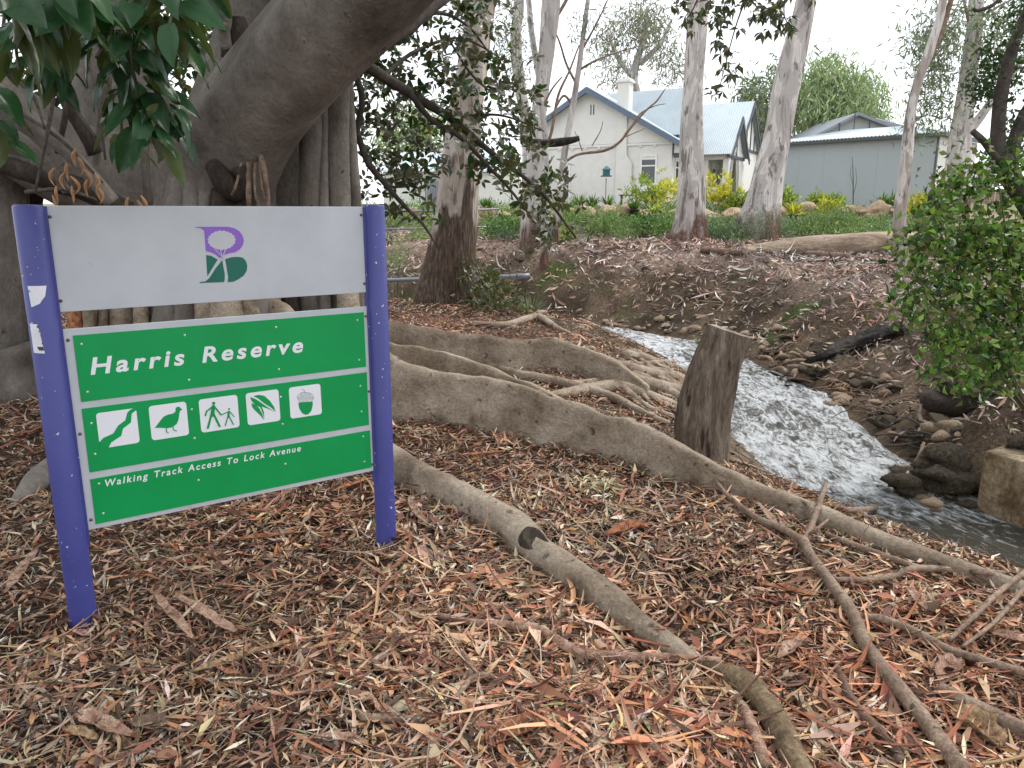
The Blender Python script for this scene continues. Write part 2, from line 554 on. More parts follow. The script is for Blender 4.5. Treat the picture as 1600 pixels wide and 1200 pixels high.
def ground(x, y):
    x, y = np.atleast_1d(np.asarray(x, float)), np.atleast_1d(np.asarray(y, float))
    d, hw, s = creek_dist(x, y)
    wl = water_level(y)
    bed = wl - .22
    e = np.abs(d) - hw
    # near bank
    t = np.clip(e / 2.5, 0, 1)
    near = wl - .03 + (0.0 - wl + .03) * (1 - (1 - t) ** 2.4)
    near = near + .05 * fbm(x * .8 + 4, y * .8, 3) * smooth(e / 1.5) + .02 * fbm(x * 5, y * 5, 3)
    near = near + .3 * smooth((-x - 4) / 10)
    # far bank, then the rise to the garden
    pl = .36 + .043 * np.clip(y - 10.5, 0, 11.5) + .065 * np.clip(y - 22, 0, 6) + .035 * np.clip(y - 28.6, 0, 14) + .18 * smooth((y - 27.9) / .5)
    pl = pl - .22 * smooth((-x - 0) / 5) * smooth((26 - y) / 8)
    tf = np.clip(e / 2.5, 0, 1)
    far = wl - .03 + (pl - wl) * (tf ** .7 * .5 + smooth(tf) * .5)
    far = far + (.30 * fbm(x * 1.2, y * 1.2 + 9, 4) + .16 * np.abs(fbm(x * 2.6 + 7, y * 2.6, 3)) + .09 * fbm(x * 5, y * 5, 3)) * smooth(e / .6) * (1 - .78 * smooth((e - 2.3) / 1.2))
    z = np.where(d > 0, far, near)
    inner = smooth((-e) / .35)
    z = np.where(e < 0, wl - .03 + (bed - wl) * inner, z)
    return z


def gz(x, y):
    return float(ground(x, y)[0])


def G(x, y, tmax=40):
    """where the line of sight through photo position (x, y) meets the ground"""
    r = ray(x, y)
    t = np.concatenate([np.linspace(.8, 6, 260), np.linspace(6.05, tmax, 500)])
    q = r[None] * t[:, None]
    h = CAM_H + q[:, 2] - ground(q[:, 0], q[:, 1])
    i = np.argmax(h < 0)
    if h[i] >= 0:
        i = len(t) - 1
    a, b = t[max(i - 1, 0)], t[i]
    f = h[i - 1] / (h[i - 1] - h[i]) if i > 0 and h[i] < 0 else 1
    tt = a + (b - a) * f
    q = r * tt
    return np.array([q[0], q[1], gz(q[0], q[1])])


def gpath(pix, lift=.5):
    """photo trace of something lying on the ground: rows (px, py, r_px[, extra lift m]) -> (x, y, z, r)"""
    out = []
    for row in pix:
        g = G(row[0], row[1])
        r = row[2] * np.linalg.norm(g - [0, 0, CAM_H]) / FOC
        out.append((g[0], g[1], g[2] + r * lift + (row[3] if len(row) > 3 else 0), r))
    return np.array(out)


# ---- ground sheet
def axis(lo, hi, d0, d1, fine, grow=1.16):
    a = list(np.arange(d0, d1 + 1e-6, fine))
    st = fine
    while a[-1] < hi:
        st = min(st * grow, 40)
        a.append(a[-1] + st)
    st = fine
    while a[0] > lo:
        st = min(st * grow, 40)
        a.insert(0, a[0] - st)
    return np.array(a)


gx = axis(-400, 400, -3.6, 8.4, .075)
gy = axis(-60, 700, .6, 17.0, .085)
X, Y = np.meshgrid(gx, gy, indexing='ij')
Z = ground(X.ravel(), Y.ravel())
nx, ny = len(gx), len(gy)
ii = (np.arange(nx - 1)[:, None] * ny + np.arange(ny - 1)[None]).ravel()
Fq = np.stack([ii, ii + ny, ii + ny + 1, ii + 1], 1)
D_, HW_, S_ = creek_dist(X.ravel(), Y.ravel())
E_ = np.abs(D_) - HW_
xx, yy = X.ravel(), Y.ravel()
mot = fbm(xx * 1.7, yy * 1.7, 4)[:, None]
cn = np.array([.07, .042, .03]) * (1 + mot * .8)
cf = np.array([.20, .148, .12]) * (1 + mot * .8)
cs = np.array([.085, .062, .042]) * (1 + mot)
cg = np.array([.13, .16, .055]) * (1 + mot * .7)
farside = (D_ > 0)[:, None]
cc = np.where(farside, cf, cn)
wet = (smooth((2.4 - E_) / 1.1))[:, None]
cc = cc * (1 - wet) + cs * wet
gg = (smooth((fbm(xx * .35 + 31, yy * .35, 3) + .12) / .3) * smooth((yy - 19.5) / 3))[:, None]
cc = cc * (1 - gg * .8) + cg * gg * .8
mossy = (smooth((fbm(xx * .9 + 3, yy * .9 + 8, 3) - .08) / .2) * smooth((E_ - .2) / .4) * smooth((2.2 - E_) / .8) * (D_ > 0) * smooth((yy - 10.5) / 1.5))[:, None]
cc = cc * (1 - mossy) + np.array([.05, .065, .018]) * mossy
m, nt, bs, _ = nodes('leaf_strewn_soil')
a = nt.nodes.new('ShaderNodeVertexColor')
a.layer_name = 'Col'
t1 = tex(nt, 'ShaderNodeTexNoise', 26, Detail=8, Roughness=.75)
c = mixc(nt, 1.0, a.outputs['Color'], ramp(nt, t1.outputs['Fac'], [(.3, (.35, .33, .3)), (.5, (1, 1, 1)), (.68, (2.3, 2.1, 1.9))]), 'MULTIPLY')
nt.links.new(c, bs.inputs['Base Color'])
bs.inputs['Roughness'].default_value = .92
bs.inputs['Specular IOR Level'].default_value = .15
bump(nt, bs, t1.outputs['Fac'], .9, .03)
M['soil'] = m
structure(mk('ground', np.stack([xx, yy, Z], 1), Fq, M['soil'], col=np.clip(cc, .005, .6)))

# ---- creek water
ns, nc = 800, 64
k = np.interp(np.linspace(0, 1, ns), [0, .1, .85, 1], [_cum[2], _cum[7], np.interp(-6, -CREEK[:, 0], _cum), _cum[-4]])
ctr = np.stack([np.interp(k, _cum, CREEK[:, j]) for j in range(3)], 1)
tn = unit(np.gradient(ctr[:, :2], axis=0))
nn = np.stack([tn[:, 1], -tn[:, 0]], 1)
cr = np.linspace(-1, 1, nc)
wx = ctr[:, 0, None] + nn[:, 0, None] * cr[None] * (ctr[:, 2, None] + .22)
wy = ctr[:, 1, None] + nn[:, 1, None] * cr[None] * (ctr[:, 2, None] + .22)
rap = smooth((wy - 4.9) / 1.5)
flow_s = k[:, None] + 0 * wx
cross = cr[None] * ctr[:, 2, None]
wz = water_level(wy) + rap * (.075 * fbm(flow_s * 2.2, cross * 4.5, 4) + .06 * np.abs(fbm(flow_s * 5, cross * 9 + 4, 3))) + .006 * fbm(flow_s * 5, cross * 6 + 2, 3) - .015
wi = (np.arange(ns - 1)[:, None] * nc + np.arange(nc - 1)[None]).ravel()
Fw = np.stack([wi, wi + 1, wi + nc + 1, wi + nc], 1)
m, nt, bs, _ = nodes('creek_water')
a = nt.nodes.new('ShaderNodeVertexColor')
a.layer_name = 'Col'
sx = nt.nodes.new('ShaderNodeSeparateColor')
nt.links.new(a.outputs['Color'], sx.inputs[0])
cv = nt.nodes.new('ShaderNodeCombineXYZ')
nt.links.new(sx.outputs['Red'], cv.inputs[0])
nt.links.new(sx.outputs['Green'], cv.inputs[1])


def wtex(scale, st, detail=6, dist=.8):
    mp = nt.nodes.new('ShaderNodeMapping')
    mp.inputs['Scale'].default_value = st
    nt.links.new(cv.outputs[0], mp.inputs['Vector'])
    t = nt.nodes.new('ShaderNodeTexNoise')
    t.inputs['Scale'].default_value = scale
    t.inputs['Detail'].default_value = detail
    t.inputs['Roughness'].default_value = .68
    t.inputs['Distortion'].default_value = dist
    nt.links.new(mp.outputs[0], t.inputs['Vector'])
    return t.outputs['Fac']


fo = wtex(8, (42, 120, 1), 9, 1.2)
fo2 = wtex(2.2, (40, 110, 1), 5, 1.2)
ad = nt.nodes.new('ShaderNodeMath')
ad.operation = 'MULTIPLY_ADD'
nt.links.new(sx.outputs['Blue'], ad.inputs[0])
ad.inputs[1].default_value = .30
nt.links.new(fo, ad.inputs[2])
ad2 = nt.nodes.new('ShaderNodeMath')
ad2.operation = 'MULTIPLY_ADD'
nt.links.new(fo2, ad2.inputs[0])
ad2.inputs[1].default_value = .35
nt.links.new(ad.outputs[0], ad2.inputs[2])
fm = ramp(nt, ad2.outputs[0], [(.79, 0.0), (.99, .85)])
nt.links.new(mixc(nt, fm, (.05, .046, .032), (.72, .74, .76)), bs.inputs['Base Color'])
nt.links.new(ramp(nt, ad2.outputs[0], [(.80, .10), (1.0, .42)]), bs.inputs['Roughness'])
bs.inputs['Specular IOR Level'].default_value = .6
bs.inputs['IOR'].default_value = 1.33
bump(nt, bs, wtex(10, (45, 130, 1), 6, 1.0), .8, .09)
wc = np.stack([flow_s.ravel() / 60 % 1, cross.ravel() / 60 + .5, (rap * np.clip(.75 + .6 * fbm(flow_s * .9, cross * 1.6 + 3, 2), .25, 1)).ravel()], 1)
wat = mk('creek_water', np.stack([wx.ravel(), wy.ravel(), wz.ravel()], 1), Fw, m, col=wc)
structure(wat)

# ------------------------------------------------------------------ leaf and bark litter
def litter(name, n, d0, d1, Lr, Wr, pal, w, label, cat, p_=1.6, half=54, cond=None, h0=.0, h1=.035, tilt=.33, seed=1, strip=False):
    u = rng.random(n)
    e = 2 - p_
    rad = (d0 ** e + u * (d1 ** e - d0 ** e)) ** (1 / e)
    th = np.radians(rng.uniform(-half, half, n))
    x, y = rad * np.sin(th), rad * np.cos(th)
    d, hw, _ = creek_dist(x, y)
    ed = np.abs(d) - hw
    ok = ed > .12
    if cond is not None:
        ok &= cond(x, y, d, ed)
    ok &= rng.random(len(x)) > 1.5 * np.clip(fbm(x * 1.6 + 40, y * 1.6 + 2, 3) - .12, 0, .6)      # thin, damp patches
    x, y, rad, d = x[ok], y[ok], rad[ok], d[ok]
    n = len(x)
    z = ground(x, y)
    hx = (ground(x + .05, y) - z) / .05
    hy = (ground(x, y + .05) - z) / .05
    nr = unit(np.stack([-hx, -hy, np.ones(n)], 1))
    nr = unit(nr + rng.normal(0, tilt, (n, 3)) * np.array([1, 1, .3]))
    a = rng.uniform(0, 2 * math.pi, n) + 1.0 * fbm(x * 1.2, y * 1.2, 2)
    dr = np.stack([np.cos(a), np.sin(a), np.zeros(n)], 1)
    dr = unit(dr - nr * np.sum(dr * nr, 1, keepdims=True))
    g = 1 + .055 * np.clip(rad - 4, 0, 30)
    patch = fbm(x * 1.1 + 9, y * 1.1 + 21, 3)
    g = g * (1 + .45 * patch)
    tail = rng.random(n) ** 2.2 if strip else rng.random(n) ** 1.4
    L = (Lr[0] + (Lr[1] - Lr[0]) * tail) * g
    W = (Wr[0] + (Wr[1] - Wr[0]) * rng.random(n) ** 1.3) * g
    pos = np.stack([x, y, z + rng.uniform(h0, h1, n) * np.minimum(g, 1.6)], 1) - dr * L[:, None] * .5
    col = pick(pal, n, .24, w)
    rp = fbm(x * .8 + 3, y * .8 + 50, 3)[:, None]
    col = np.clip(col * (1 + .45 * patch[:, None]) * (1 + rp * np.array([.12, -.1, -.2])), .01, .75)
    if not strip:
        V, T = leafset(pos, dr, nr, L, W, rng.uniform(-.1, .5, n), rng.uniform(-.15, .2, n))
        colv = np.repeat(col, 5, 0)
        o = mk(name, V, T, M['litter'], col=colv, smooth_=False)
    else:
        k5 = np.linspace(0, 1, 6)
        sd = np.cross(dr, nr)
        bend = rng.normal(0, .16, (n, 1)) * L[:, None]
        lift = rng.normal(.03, .09, (n, 1)) * L[:, None]
        curl = rng.uniform(.1, .7, (n, 1)) * W[:, None]
        rows = []
        for q in k5:
            wq = W[:, None] * (.06 + .94 * math.sin(math.pi * (.04 + .92 * q)) ** .8) * .5
            c0 = pos + dr * L[:, None] * q + sd * bend * (4 * (q - .5) ** 2) + nr * (lift * (4 * (q - .5) ** 2))
            rows.append(np.stack([c0 + sd * wq + nr * curl * .6, c0, c0 - sd * wq + nr * curl * .6], 1))
        V = np.stack(rows, 1).reshape(-1, 3)           # n,6,3,3
        base = (np.arange(n) * 18)[:, None, None]
        q4 = np.array([[i * 3 + j, i * 3 + j + 1, i * 3 + j + 4, i * 3 + j + 3] for i in range(5) for j in range(2)])[None]
        T = (q4 + base).reshape(-1, 4)
        o = mk(name, V, T, M['litter'], col=np.repeat(col, 18, 0))
    return tag(o, label, cat, kind='stuff')


PAL_NEAR = [(.47, .315, .20), (.37, .215, .14), (.26, .11, .068), (.44, .35, .265), (.06, .038, .029), (.43, .195, .085), (.60, .50, .39), (.15, .095, .068), (.27, .26, .13)]
W_NEAR = [.20, .21, .14, .13, .11, .05, .05, .09, .02]
PAL_BARK = [(.29, .12, .072), (.40, .205, .12), (.20, .085, .056), (.45, .29, .18), (.11, .064, .046), (.54, .38, .27)]
PAL_FAR = [(.42, .325, .275), (.31, .225, .185), (.54, .455, .395), (.14, .105, .088), (.38, .24, .185), (.085, .065, .055)]
nearside = lambda x, y, d, e: d < 0
farside_ = lambda x, y, d, e: (d > 0) & ((y < 19) | (rng.random(len(x)) < .45)) & (y < 27.5) & (rng.random(len(x)) < np.clip(.12 + e * .3, 0, 1))
litter('leaf_litter', 100000, .75, 5.2, (.035, .125), (.006, .019), PAL_NEAR, W_NEAR, 'brown and tan dry gum leaves covering the near bank around the sign', 'leaf litter', cond=nearside, h1=.045, tilt=.42)
litter('leaf_litter', 75000, 5.0, 17, (.035, .085), (.006, .014), PAL_NEAR, W_NEAR, 'reddish dry leaves on the near bank beyond the long roots', 'leaf litter', 1.5, 36, cond=nearside)
litter('bark_litter', 6000, .75, 5.5, (.05, .42), (.005, .017), PAL_BARK, None, 'red brown strips of shed gum bark strewn over the near bank', 'bark litter', cond=nearside, h0=.01, h1=.05, tilt=.22, strip=True)
litter('bark_litter', 7000, 5.0, 17, (.06, .28), (.007, .022), PAL_BARK, None, 'red bark strips on the near bank below the rusty gum', 'bark litter', 1.5, 36, cond=nearside, h0=.01, h1=.04, tilt=.2, strip=True)
litter('bark_litter', 4200, .75, 6.5, (.06, .17), (.015, .042), PAL_BARK, None, 'broad flat flakes of brown bark lying among the leaves of the near bank', 'bark litter', cond=nearside, h0=.015, h1=.05, tilt=.3)
litter('twig_litter', 5000, .75, 6, (.08, .26), (.003, .006), [(.25, .17, .12), (.36, .27, .2), (.14, .095, .07)], None, 'thin dry twigs scattered through the litter of the near bank', 'twigs', cond=nearside, h0=.015, h1=.06, tilt=.25, strip=True)
litter('leaf_litter', 95000, 8, 28, (.06, .14), (.010, .024), PAL_FAR, None, 'grey brown dry leaves on the far creek bank', 'leaf litter', 1.35, 38, cond=farside_, h1=.05, tilt=.45)
litter('bark_litter', 6500, 8, 26, (.10, .40), (.012, .03), PAL_FAR, None, 'grey bark strips and twigs littering the far creek bank', 'bark litter', 1.35, 38, cond=farside_, h0=.01, h1=.06, tilt=.4, strip=True)

# ------------------------------------------------------------------ park sign
SIGN_O = np.array([-1.5657, 2.5497, 0.0])
SIGN_RZ = math.atan2(.58068, .81413)
SIGN_L = 1.2194
SIGN_ART = {
 'purple': ((0.509,1.445),(0.623,1.444),(0.645,1.439),(0.664,1.428),(0.675,1.412),(0.679,1.393),(0.674,1.375),(0.662,1.36),(0.644,1.35),(0.618,1.346),(0.606,1.342),(0.584,1.33),(0.575,1.341),(0.56,1.35),(0.538,1.357),(0.539,1.428),(0.536,1.433),(0.526,1.44),(0.509,1.442)),
 'green1': ((0.538,1.343),(0.555,1.34),(0.578,1.325),(0.536,1.265)),
 'green2': ((0.594,1.322),(0.599,1.272),(0.597,1.249),(0.594,1.241),(0.507,1.242),(0.507,1.246),(0.527,1.247),(0.543,1.259),(0.568,1.294)),
 'green3': ((0.605,1.326),(0.629,1.332),(0.652,1.333),(0.67,1.329),(0.681,1.316),(0.685,1.297),(0.681,1.279),(0.668,1.261),(0.646,1.248),(0.63,1.241),(0.607,1.24),(0.611,1.258)),
 'canopy': ((0.648,1.394),(0.651,1.397),(0.648,1.399),(0.646,1.401),(0.645,1.403),(0.644,1.406),(0.646,1.409),(0.646,1.411),(0.641,1.412),(0.637,1.414),(0.638,1.418),(0.636,1.42),(0.634,1.42),(0.632,1.42),(0.627,1.423),(0.623,1.426),(0.623,1.427),(0.62,1.426),(0.616,1.426),(0.612,1.429),(0.609,1.431),(0.606,1.43),(0.602,1.428),(0.599,1.428),(0.596,1.431),(0.592,1.431),(0.589,1.429),(0.585,1.427),(0.581,1.427),(0.578,1.428),(0.577,1.427),(0.574,1.424),(0.568,1.421),(0.566,1.421),(0.564,1.421),(0.562,1.419),(0.562,1.415),(0.558,1.413),(0.553,1.412),(0.553,1.411),(0.554,1.408),(0.552,1.405),(0.552,1.403),(0.549,1.401),(0.546,1.399),(0.549,1.396),(0.552,1.394),(0.549,1.391),(0.548,1.389),(0.549,1.386),(0.549,1.385),(0.553,1.383),(0.556,1.38),(0.554,1.377),(0.554,1.375),(0.558,1.374),(0.561,1.373),(0.564,1.37),(0.566,1.367),(0.567,1.366),(0.569,1.367),(0.574,1.366),(0.578,1.362),(0.58,1.36),(0.583,1.362),(0.586,1.363),(0.59,1.361),(0.593,1.359),(0.596,1.358),(0.6,1.361),(0.604,1.362),(0.607,1.361),(0.61,1.36),(0.613,1.361),(0.616,1.364),(0.622,1.366),(0.624,1.365),(0.625,1.365),(0.628,1.368),(0.631,1.371),(0.634,1.373),(0.639,1.373),(0.639,1.374),(0.637,1.378),(0.641,1.381),(0.645,1.382),(0.646,1.384),(0.647,1.386),(0.646,1.389),(0.644,1.392)),
 'trunk': ((((0.569,1.365),(0.592,1.339),(0.597,1.328)),2.6),(((0.588,1.367),(0.597,1.328)),2.6),(((0.611,1.366),(0.603,1.349),(0.596,1.328)),3.2)),
 'river': ((0.24,0.807),(0.229,0.803),(0.219,0.794),(0.21,0.767),(0.185,0.752),(0.166,0.725),(0.134,0.715),(0.119,0.701),(0.115,0.674),(0.145,0.674),(0.157,0.694),(0.191,0.712),(0.199,0.738),(0.227,0.756),(0.233,0.789),(0.25,0.799),(0.254,0.808)),
 'bird': ((0.304,0.723),(0.323,0.745),(0.338,0.761),(0.352,0.766),(0.369,0.767),(0.38,0.773),(0.381,0.785),(0.387,0.791),(0.395,0.79),(0.4,0.782),(0.405,0.777),(0.397,0.775),(0.393,0.765),(0.388,0.741),(0.38,0.726),(0.365,0.716),(0.345,0.715),(0.318,0.721)),
 'birdlegs': ((((0.344,0.718),(0.341,0.703),(0.349,0.696)),3.2),(((0.364,0.72),(0.369,0.703),(0.378,0.699)),3.2)),
 'people': ((((0.516,0.772),(0.509,0.74)),14.0),(((0.509,0.77),(0.49,0.758),(0.484,0.742)),6.0),(((0.522,0.768),(0.541,0.737)),6.0),(((0.507,0.745),(0.489,0.693)),8.0),(((0.514,0.744),(0.532,0.693)),8.0),(((0.571,0.744),(0.568,0.725)),8.0),(((0.568,0.744),(0.544,0.736)),3.6),(((0.575,0.743),(0.589,0.722)),3.6),(((0.567,0.727),(0.554,0.692)),4.4),(((0.57,0.727),(0.584,0.692)),4.4)),
 'heads': (((0.518,0.785),6.2),((0.573,0.754),3.9)),
 'leaves': (((0.669,0.793),(0.692,0.794),(0.712,0.787),(0.733,0.764),(0.747,0.738),(0.752,0.716),(0.735,0.736),(0.709,0.757),(0.688,0.779)),((0.656,0.791),(0.679,0.778),(0.707,0.753),(0.747,0.717),(0.721,0.734),(0.699,0.745),(0.692,0.744),(0.679,0.751),(0.661,0.773)),((0.692,0.747),(0.699,0.745),(0.706,0.723),(0.705,0.69),(0.702,0.713),(0.696,0.733)),((0.661,0.766),(0.673,0.758),(0.688,0.741),(0.698,0.717),(0.703,0.691),(0.689,0.712),(0.668,0.738),(0.661,0.75))),
 'nut': ((0.848,0.74),(0.908,0.735),(0.908,0.721),(0.9,0.697),(0.887,0.685),(0.874,0.684),(0.86,0.694),(0.85,0.715)),
 'cap': ((((0.913,0.752),(0.912,0.758),(0.909,0.763),(0.904,0.769),(0.897,0.773),(0.889,0.776),(0.88,0.778),(0.871,0.779),(0.863,0.778),(0.856,0.775),(0.85,0.771),(0.846,0.767),(0.845,0.761),(0.846,0.756),(0.849,0.75),(0.854,0.745),(0.86,0.74),(0.869,0.737),(0.877,0.735),(0.886,0.734),(0.894,0.735),(0.902,0.738),(0.907,0.741),(0.911,0.746),(0.913,0.752)),1.3),(((0.877,0.779),(0.875,0.788),(0.865,0.795)),1.5),(((0.843,0.761),(0.861,0.759),(0.874,0.738)),1.2),(((0.914,0.752),(0.896,0.754),(0.881,0.737)),1.2),(((0.86,0.777),(0.875,0.757),(0.89,0.737)),1.2),(((0.899,0.772),(0.882,0.756),(0.865,0.74)),1.2),(((0.876,0.779),(0.89,0.755),(0.906,0.741)),1.2),(((0.883,0.778),(0.867,0.758),(0.85,0.749)),1.2),(((0.892,0.775),(0.904,0.753),(0.912,0.747)),1.2),(((0.867,0.779),(0.853,0.76),(0.845,0.757)),1.2)),
}

g0 = gz(SIGN_O[0], SIGN_O[1])
sign = thing('park_sign', 'green and silver park name sign between two blue posts', 'sign', SIGN_O, rz=SIGN_RZ)
# local frame: x along the sign to the right, y away from the viewer, z up
PR = .0455


def post(x, dz):
    n = 40
    th = np.linspace(0, 2 * math.pi, n, endpoint=False)
    rings = []
    for z, r in ((-.3, PR), (1.513 + dz, PR), (1.5195 + dz, PR - .004), (1.5205 + dz, PR - .008), (1.512 + dz, PR - .010)):
        rings.append(np.stack([x + r * np.cos(th), r * np.sin(th), np.full(n, z)], 1))
    V = np.vstack(rings)
    F = [(i * n + j, i * n + (j + 1) % n, (i + 1) * n + (j + 1) % n, (i + 1) * n + j) for i in range(4) for j in range(n)]
    F.append(tuple(4 * n + j for j in range(n)))
    return mk('post', V, F, M['post'], sign, local=True)


pl_ = post(0, 0)
pr_ = post(SIGN_L, .006)
for po, x in ((pl_, 0), (pr_, SIGN_L)):       # edge channels that clasp the boards
    sgn = 1 if x == 0 else -1
    xa, xb = sorted((x + sgn * (PR - .006), x + sgn * (PR + .006)))
    v, f = box(xa, xb, -.013, .013, .33, 1.516)
    mk('channel', v, f, M['post'], po, False, local=True)


def board(name, x0, x1, z0, z1, y0, y1, mat, parent, bw=.0015):
    v, f = box(x0, x1, y0, y1, z0, z1)
    return bevel(mk(name, v, f, mat, parent, False, local=True), bw, 1)


X0, X1 = .049, SIGN_L - .049
b1 = board('logo_board', X0, X1, 1.168, 1.518, -.006, .006, M['panel'], sign)
b2 = board('name_board', X0, X1, .382, 1.1095, -.006, .006, M['panel'], sign)
g1 = board('name_panel', .079, 1.153, .853, 1.0865, -.0085, -.0062, M['green'], b2, .0005)
g2 = board('symbol_panel', .0775, 1.155, .5955, .829, -.0085, -.0062, M['green'], b2, .0005)
g3 = board('track_panel', .076, 1.1585, .4, .5705, -.0085, -.0062, M['green'], b2, .0005)


def flat(name, polys, y, mat, parent, th=.0006):
    """thin cut sheet lettering: polygons of (x, z) lying at y, facing the viewer"""
    bm = bmesh.new()
    for p in polys:
        vs = [bm.verts.new((a, y, b)) for a, b in p]
        f = bm.faces.new(vs)
        f.normal_update()
        if f.normal.y > 0:
            f.normal_flip()
    bmesh.ops.triangulate(bm, faces=bm.faces[:])
    r = bmesh.ops.extrude_face_region(bm, geom=bm.faces[:])
    bmesh.ops.translate(bm, verts=[e for e in r['geom'] if isinstance(e, bmesh.types.BMVert)], vec=(0, -th, 0))
    me = bpy.data.meshes.new(name)
    bmesh.ops.recalc_face_normals(bm, faces=bm.faces[:])
    bm.to_mesh(me)
    bm.free()
    me.materials.append(mat)
    o = bpy.data.objects.new(name, me)
    COL.objects.link(o)
    o.parent = parent
    ROOT[o.name] = ROOT[parent.name]
    return o


def stroke(pts, w):
    """polyline of width w mm as convex quads plus round joints"""
    w = w * .0005
    pts = np.array(pts)
    out = []
    for a, b in zip(pts[:-1], pts[1:]):
        t = unit(b - a)
        n = np.array([-t[1], t[0]]) * w
        out.append([tuple(a + n), tuple(b + n), tuple(b - n), tuple(a - n)])
    return out


def disc(c, r, n=20):
    return [(c[0] + r * .001 * math.cos(t), c[1] + r * .001 * math.sin(t)) for t in np.linspace(0, 2 * math.pi, n, endpoint=False)]


A = SIGN_ART
YB, YG = -.0062, -.0087
flat('emblem', [A['purple']], YB, M['purple'], b1)
flat('emblem', [A['green1']], YB, M['dkgreen'], b1)
flat('emblem', [A['green2']], YB, M['dkgreen'], b1)
flat('emblem', [A['green3']], YB, M['dkgreen'], b1)
flat('emblem_tree', [A['canopy']], YB - .0007, M['panel'], b1)
for s_, w_ in A['trunk']:
    for q_ in stroke(s_, w_):
        flat('emblem_tree', [q_], YB - .0014, M['panel'], b1)


def rsq(x0, x1, z0, z1, r=.012):
    out = []
    for cx, cz, a0 in ((x1 - r, z1 - r, 0), (x0 + r, z1 - r, 90), (x0 + r, z0 + r, 180), (x1 - r, z0 + r, 270)):
        for a_ in np.linspace(a0, a0 + 90, 7):
            out.append((cx + r * math.cos(math.radians(a_)), cz + r * math.sin(math.radians(a_))))
    return out


ICX = [(.119, .249), (.290, .420), (.4645, .6080), (.640, .770), (.812, .945)]
tiles = []
for (a_, b_), nm in zip(ICX, ('river', 'bird', 'walkers', 'leaf', 'acorn')):
    tiles.append(flat(nm + '_symbol', [rsq(a_, b_, .6765, .8065)], YG, M['letter'], g2))
YS = YG - .0007
# keep the river inside its tile
riv = [(min(max(a_, .1185), .2495), min(max(b_, .6762), .8068)) for a_, b_ in A['river']]
riv = [A['river'][i] if i not in (8, 16) else {8: (.1185, .6762), 16: (.2495, .8068)}[i] for i in range(len(riv))]
flat('river_mark', [riv], YS, M['green'], g2)
flat('bird_mark', [A['bird']], YS, M['green'], g2)
for s_, w_ in A['birdlegs']:
    for q_ in stroke(s_, w_):
        flat('bird_mark', [q_], YS - .0007, M['green'], g2)
for s_, w_ in A['people']:
    for q_ in stroke(s_, w_):
        flat('walker_mark', [q_], YS - .0007, M['green'], g2)
for i, (s_, w_) in enumerate(A['people']):
    for j, q_ in enumerate(s_):
        flat('walker_mark', [disc(q_, w_ * .5)], YS - .0014 - .0002 * i, M['green'], g2)
for c_, r_ in A['heads']:
    flat('walker_mark', [disc(c_, r_)], YS, M['green'], g2)
for q_ in A['leaves']:
    flat('leaf_mark', [q_], YS, M['green'], g2)
flat('acorn_mark', [A['nut']], YS, M['green'], g2)
for i, (s_, w_) in enumerate(A['cap']):
    for j, q_ in enumerate(stroke(s_, w_)):
        flat('acorn_mark', [q_], YS - .0002 * i, M['dkgreen'], g2, .0003)


def lettering(name, text, x0, x1, z0, cap, y, mat, parent, weight, shear=.2, space=1.3, wspace=1.25):
    cu = bpy.data.curves.new(name, 'FONT')
    cu.body = text
    cu.shear = shear
    cu.space_character = space
    cu.space_word = wspace
    cu.offset = weight
    cu.extrude = .0
    tmp = bpy.data.objects.new('tmp', cu)
    COL.objects.link(tmp)
    dg = bpy.context.evaluated_depsgraph_get()
    me = bpy.data.meshes.new_from_object(tmp.evaluated_get(dg))
    bpy.data.objects.remove(tmp)
    n = len(me.vertices)
    co = np.empty(n * 3)
    me.vertices.foreach_get('co', co)
    co = co.reshape(-1, 3)
    capu = .729 + weight * 2
    base = -weight
    sx = (x1 - x0) / (co[:, 0].max() - co[:, 0].min())
    V = np.stack([x0 + (co[:, 0] - co[:, 0].min()) * sx, np.full(n, y), z0 + (co[:, 1] - base) * cap / capu], 1)
    # one object for each letter: join the islands (an i and its dot) that share a slanted column
    bm = bmesh.new()
    bm.from_mesh(me)
    bm.verts.ensure_lookup_table()
    isl = -np.ones(n, int)
    k = 0
    for v in bm.verts:
        if isl[v.index] >= 0:
            continue
        todo = [v]
        isl[v.index] = k
        while todo:
            for e_ in todo.pop().link_edges:
                for w in e_.verts:
                    if isl[w.index] < 0:
                        isl[w.index] = k
                        todo.append(w)
        k += 1
    u = V[:, 0] - (V[:, 2] - z0) * shear * sx * capu / cap
    rng_ = sorted([(u[isl == i].min(), u[isl == i].max(), [i]) for i in range(k)])
    grp = []
    for lo, hi, ids in rng_:
        if grp and lo < grp[-1][1] - .15 * min(hi - lo, grp[-1][1] - grp[-1][0]) and hi < grp[-1][1] + .5 * (hi - lo):
            grp[-1][2].extend(ids)
            grp[-1][1] = max(grp[-1][1], hi)
        else:
            grp.append([lo, hi, list(ids)])
    fc = [[v.index for v in f.verts] for f in bm.faces]
    bm.free()
    bpy.data.meshes.remove(me)
    for _, _, ids in grp:
        sel = np.isin(isl, ids)
        mp_ = np.cumsum(sel) - 1
        mk('letter', V[sel], [tuple(mp_[i] for i in f) for f in fc if sel[f[0]]], mat, parent, False, local=True)


lettering('name_lettering', 'Harris Reserve', .118, .882, .9445, .0645, YG - .0003, M['letter'], g1, .0255)
lettering('track_lettering', 'Walking Track Access To Lock Avenue', .1215, .846, .5335, .0275, YG - .0003, M['letter'], g3, .018)


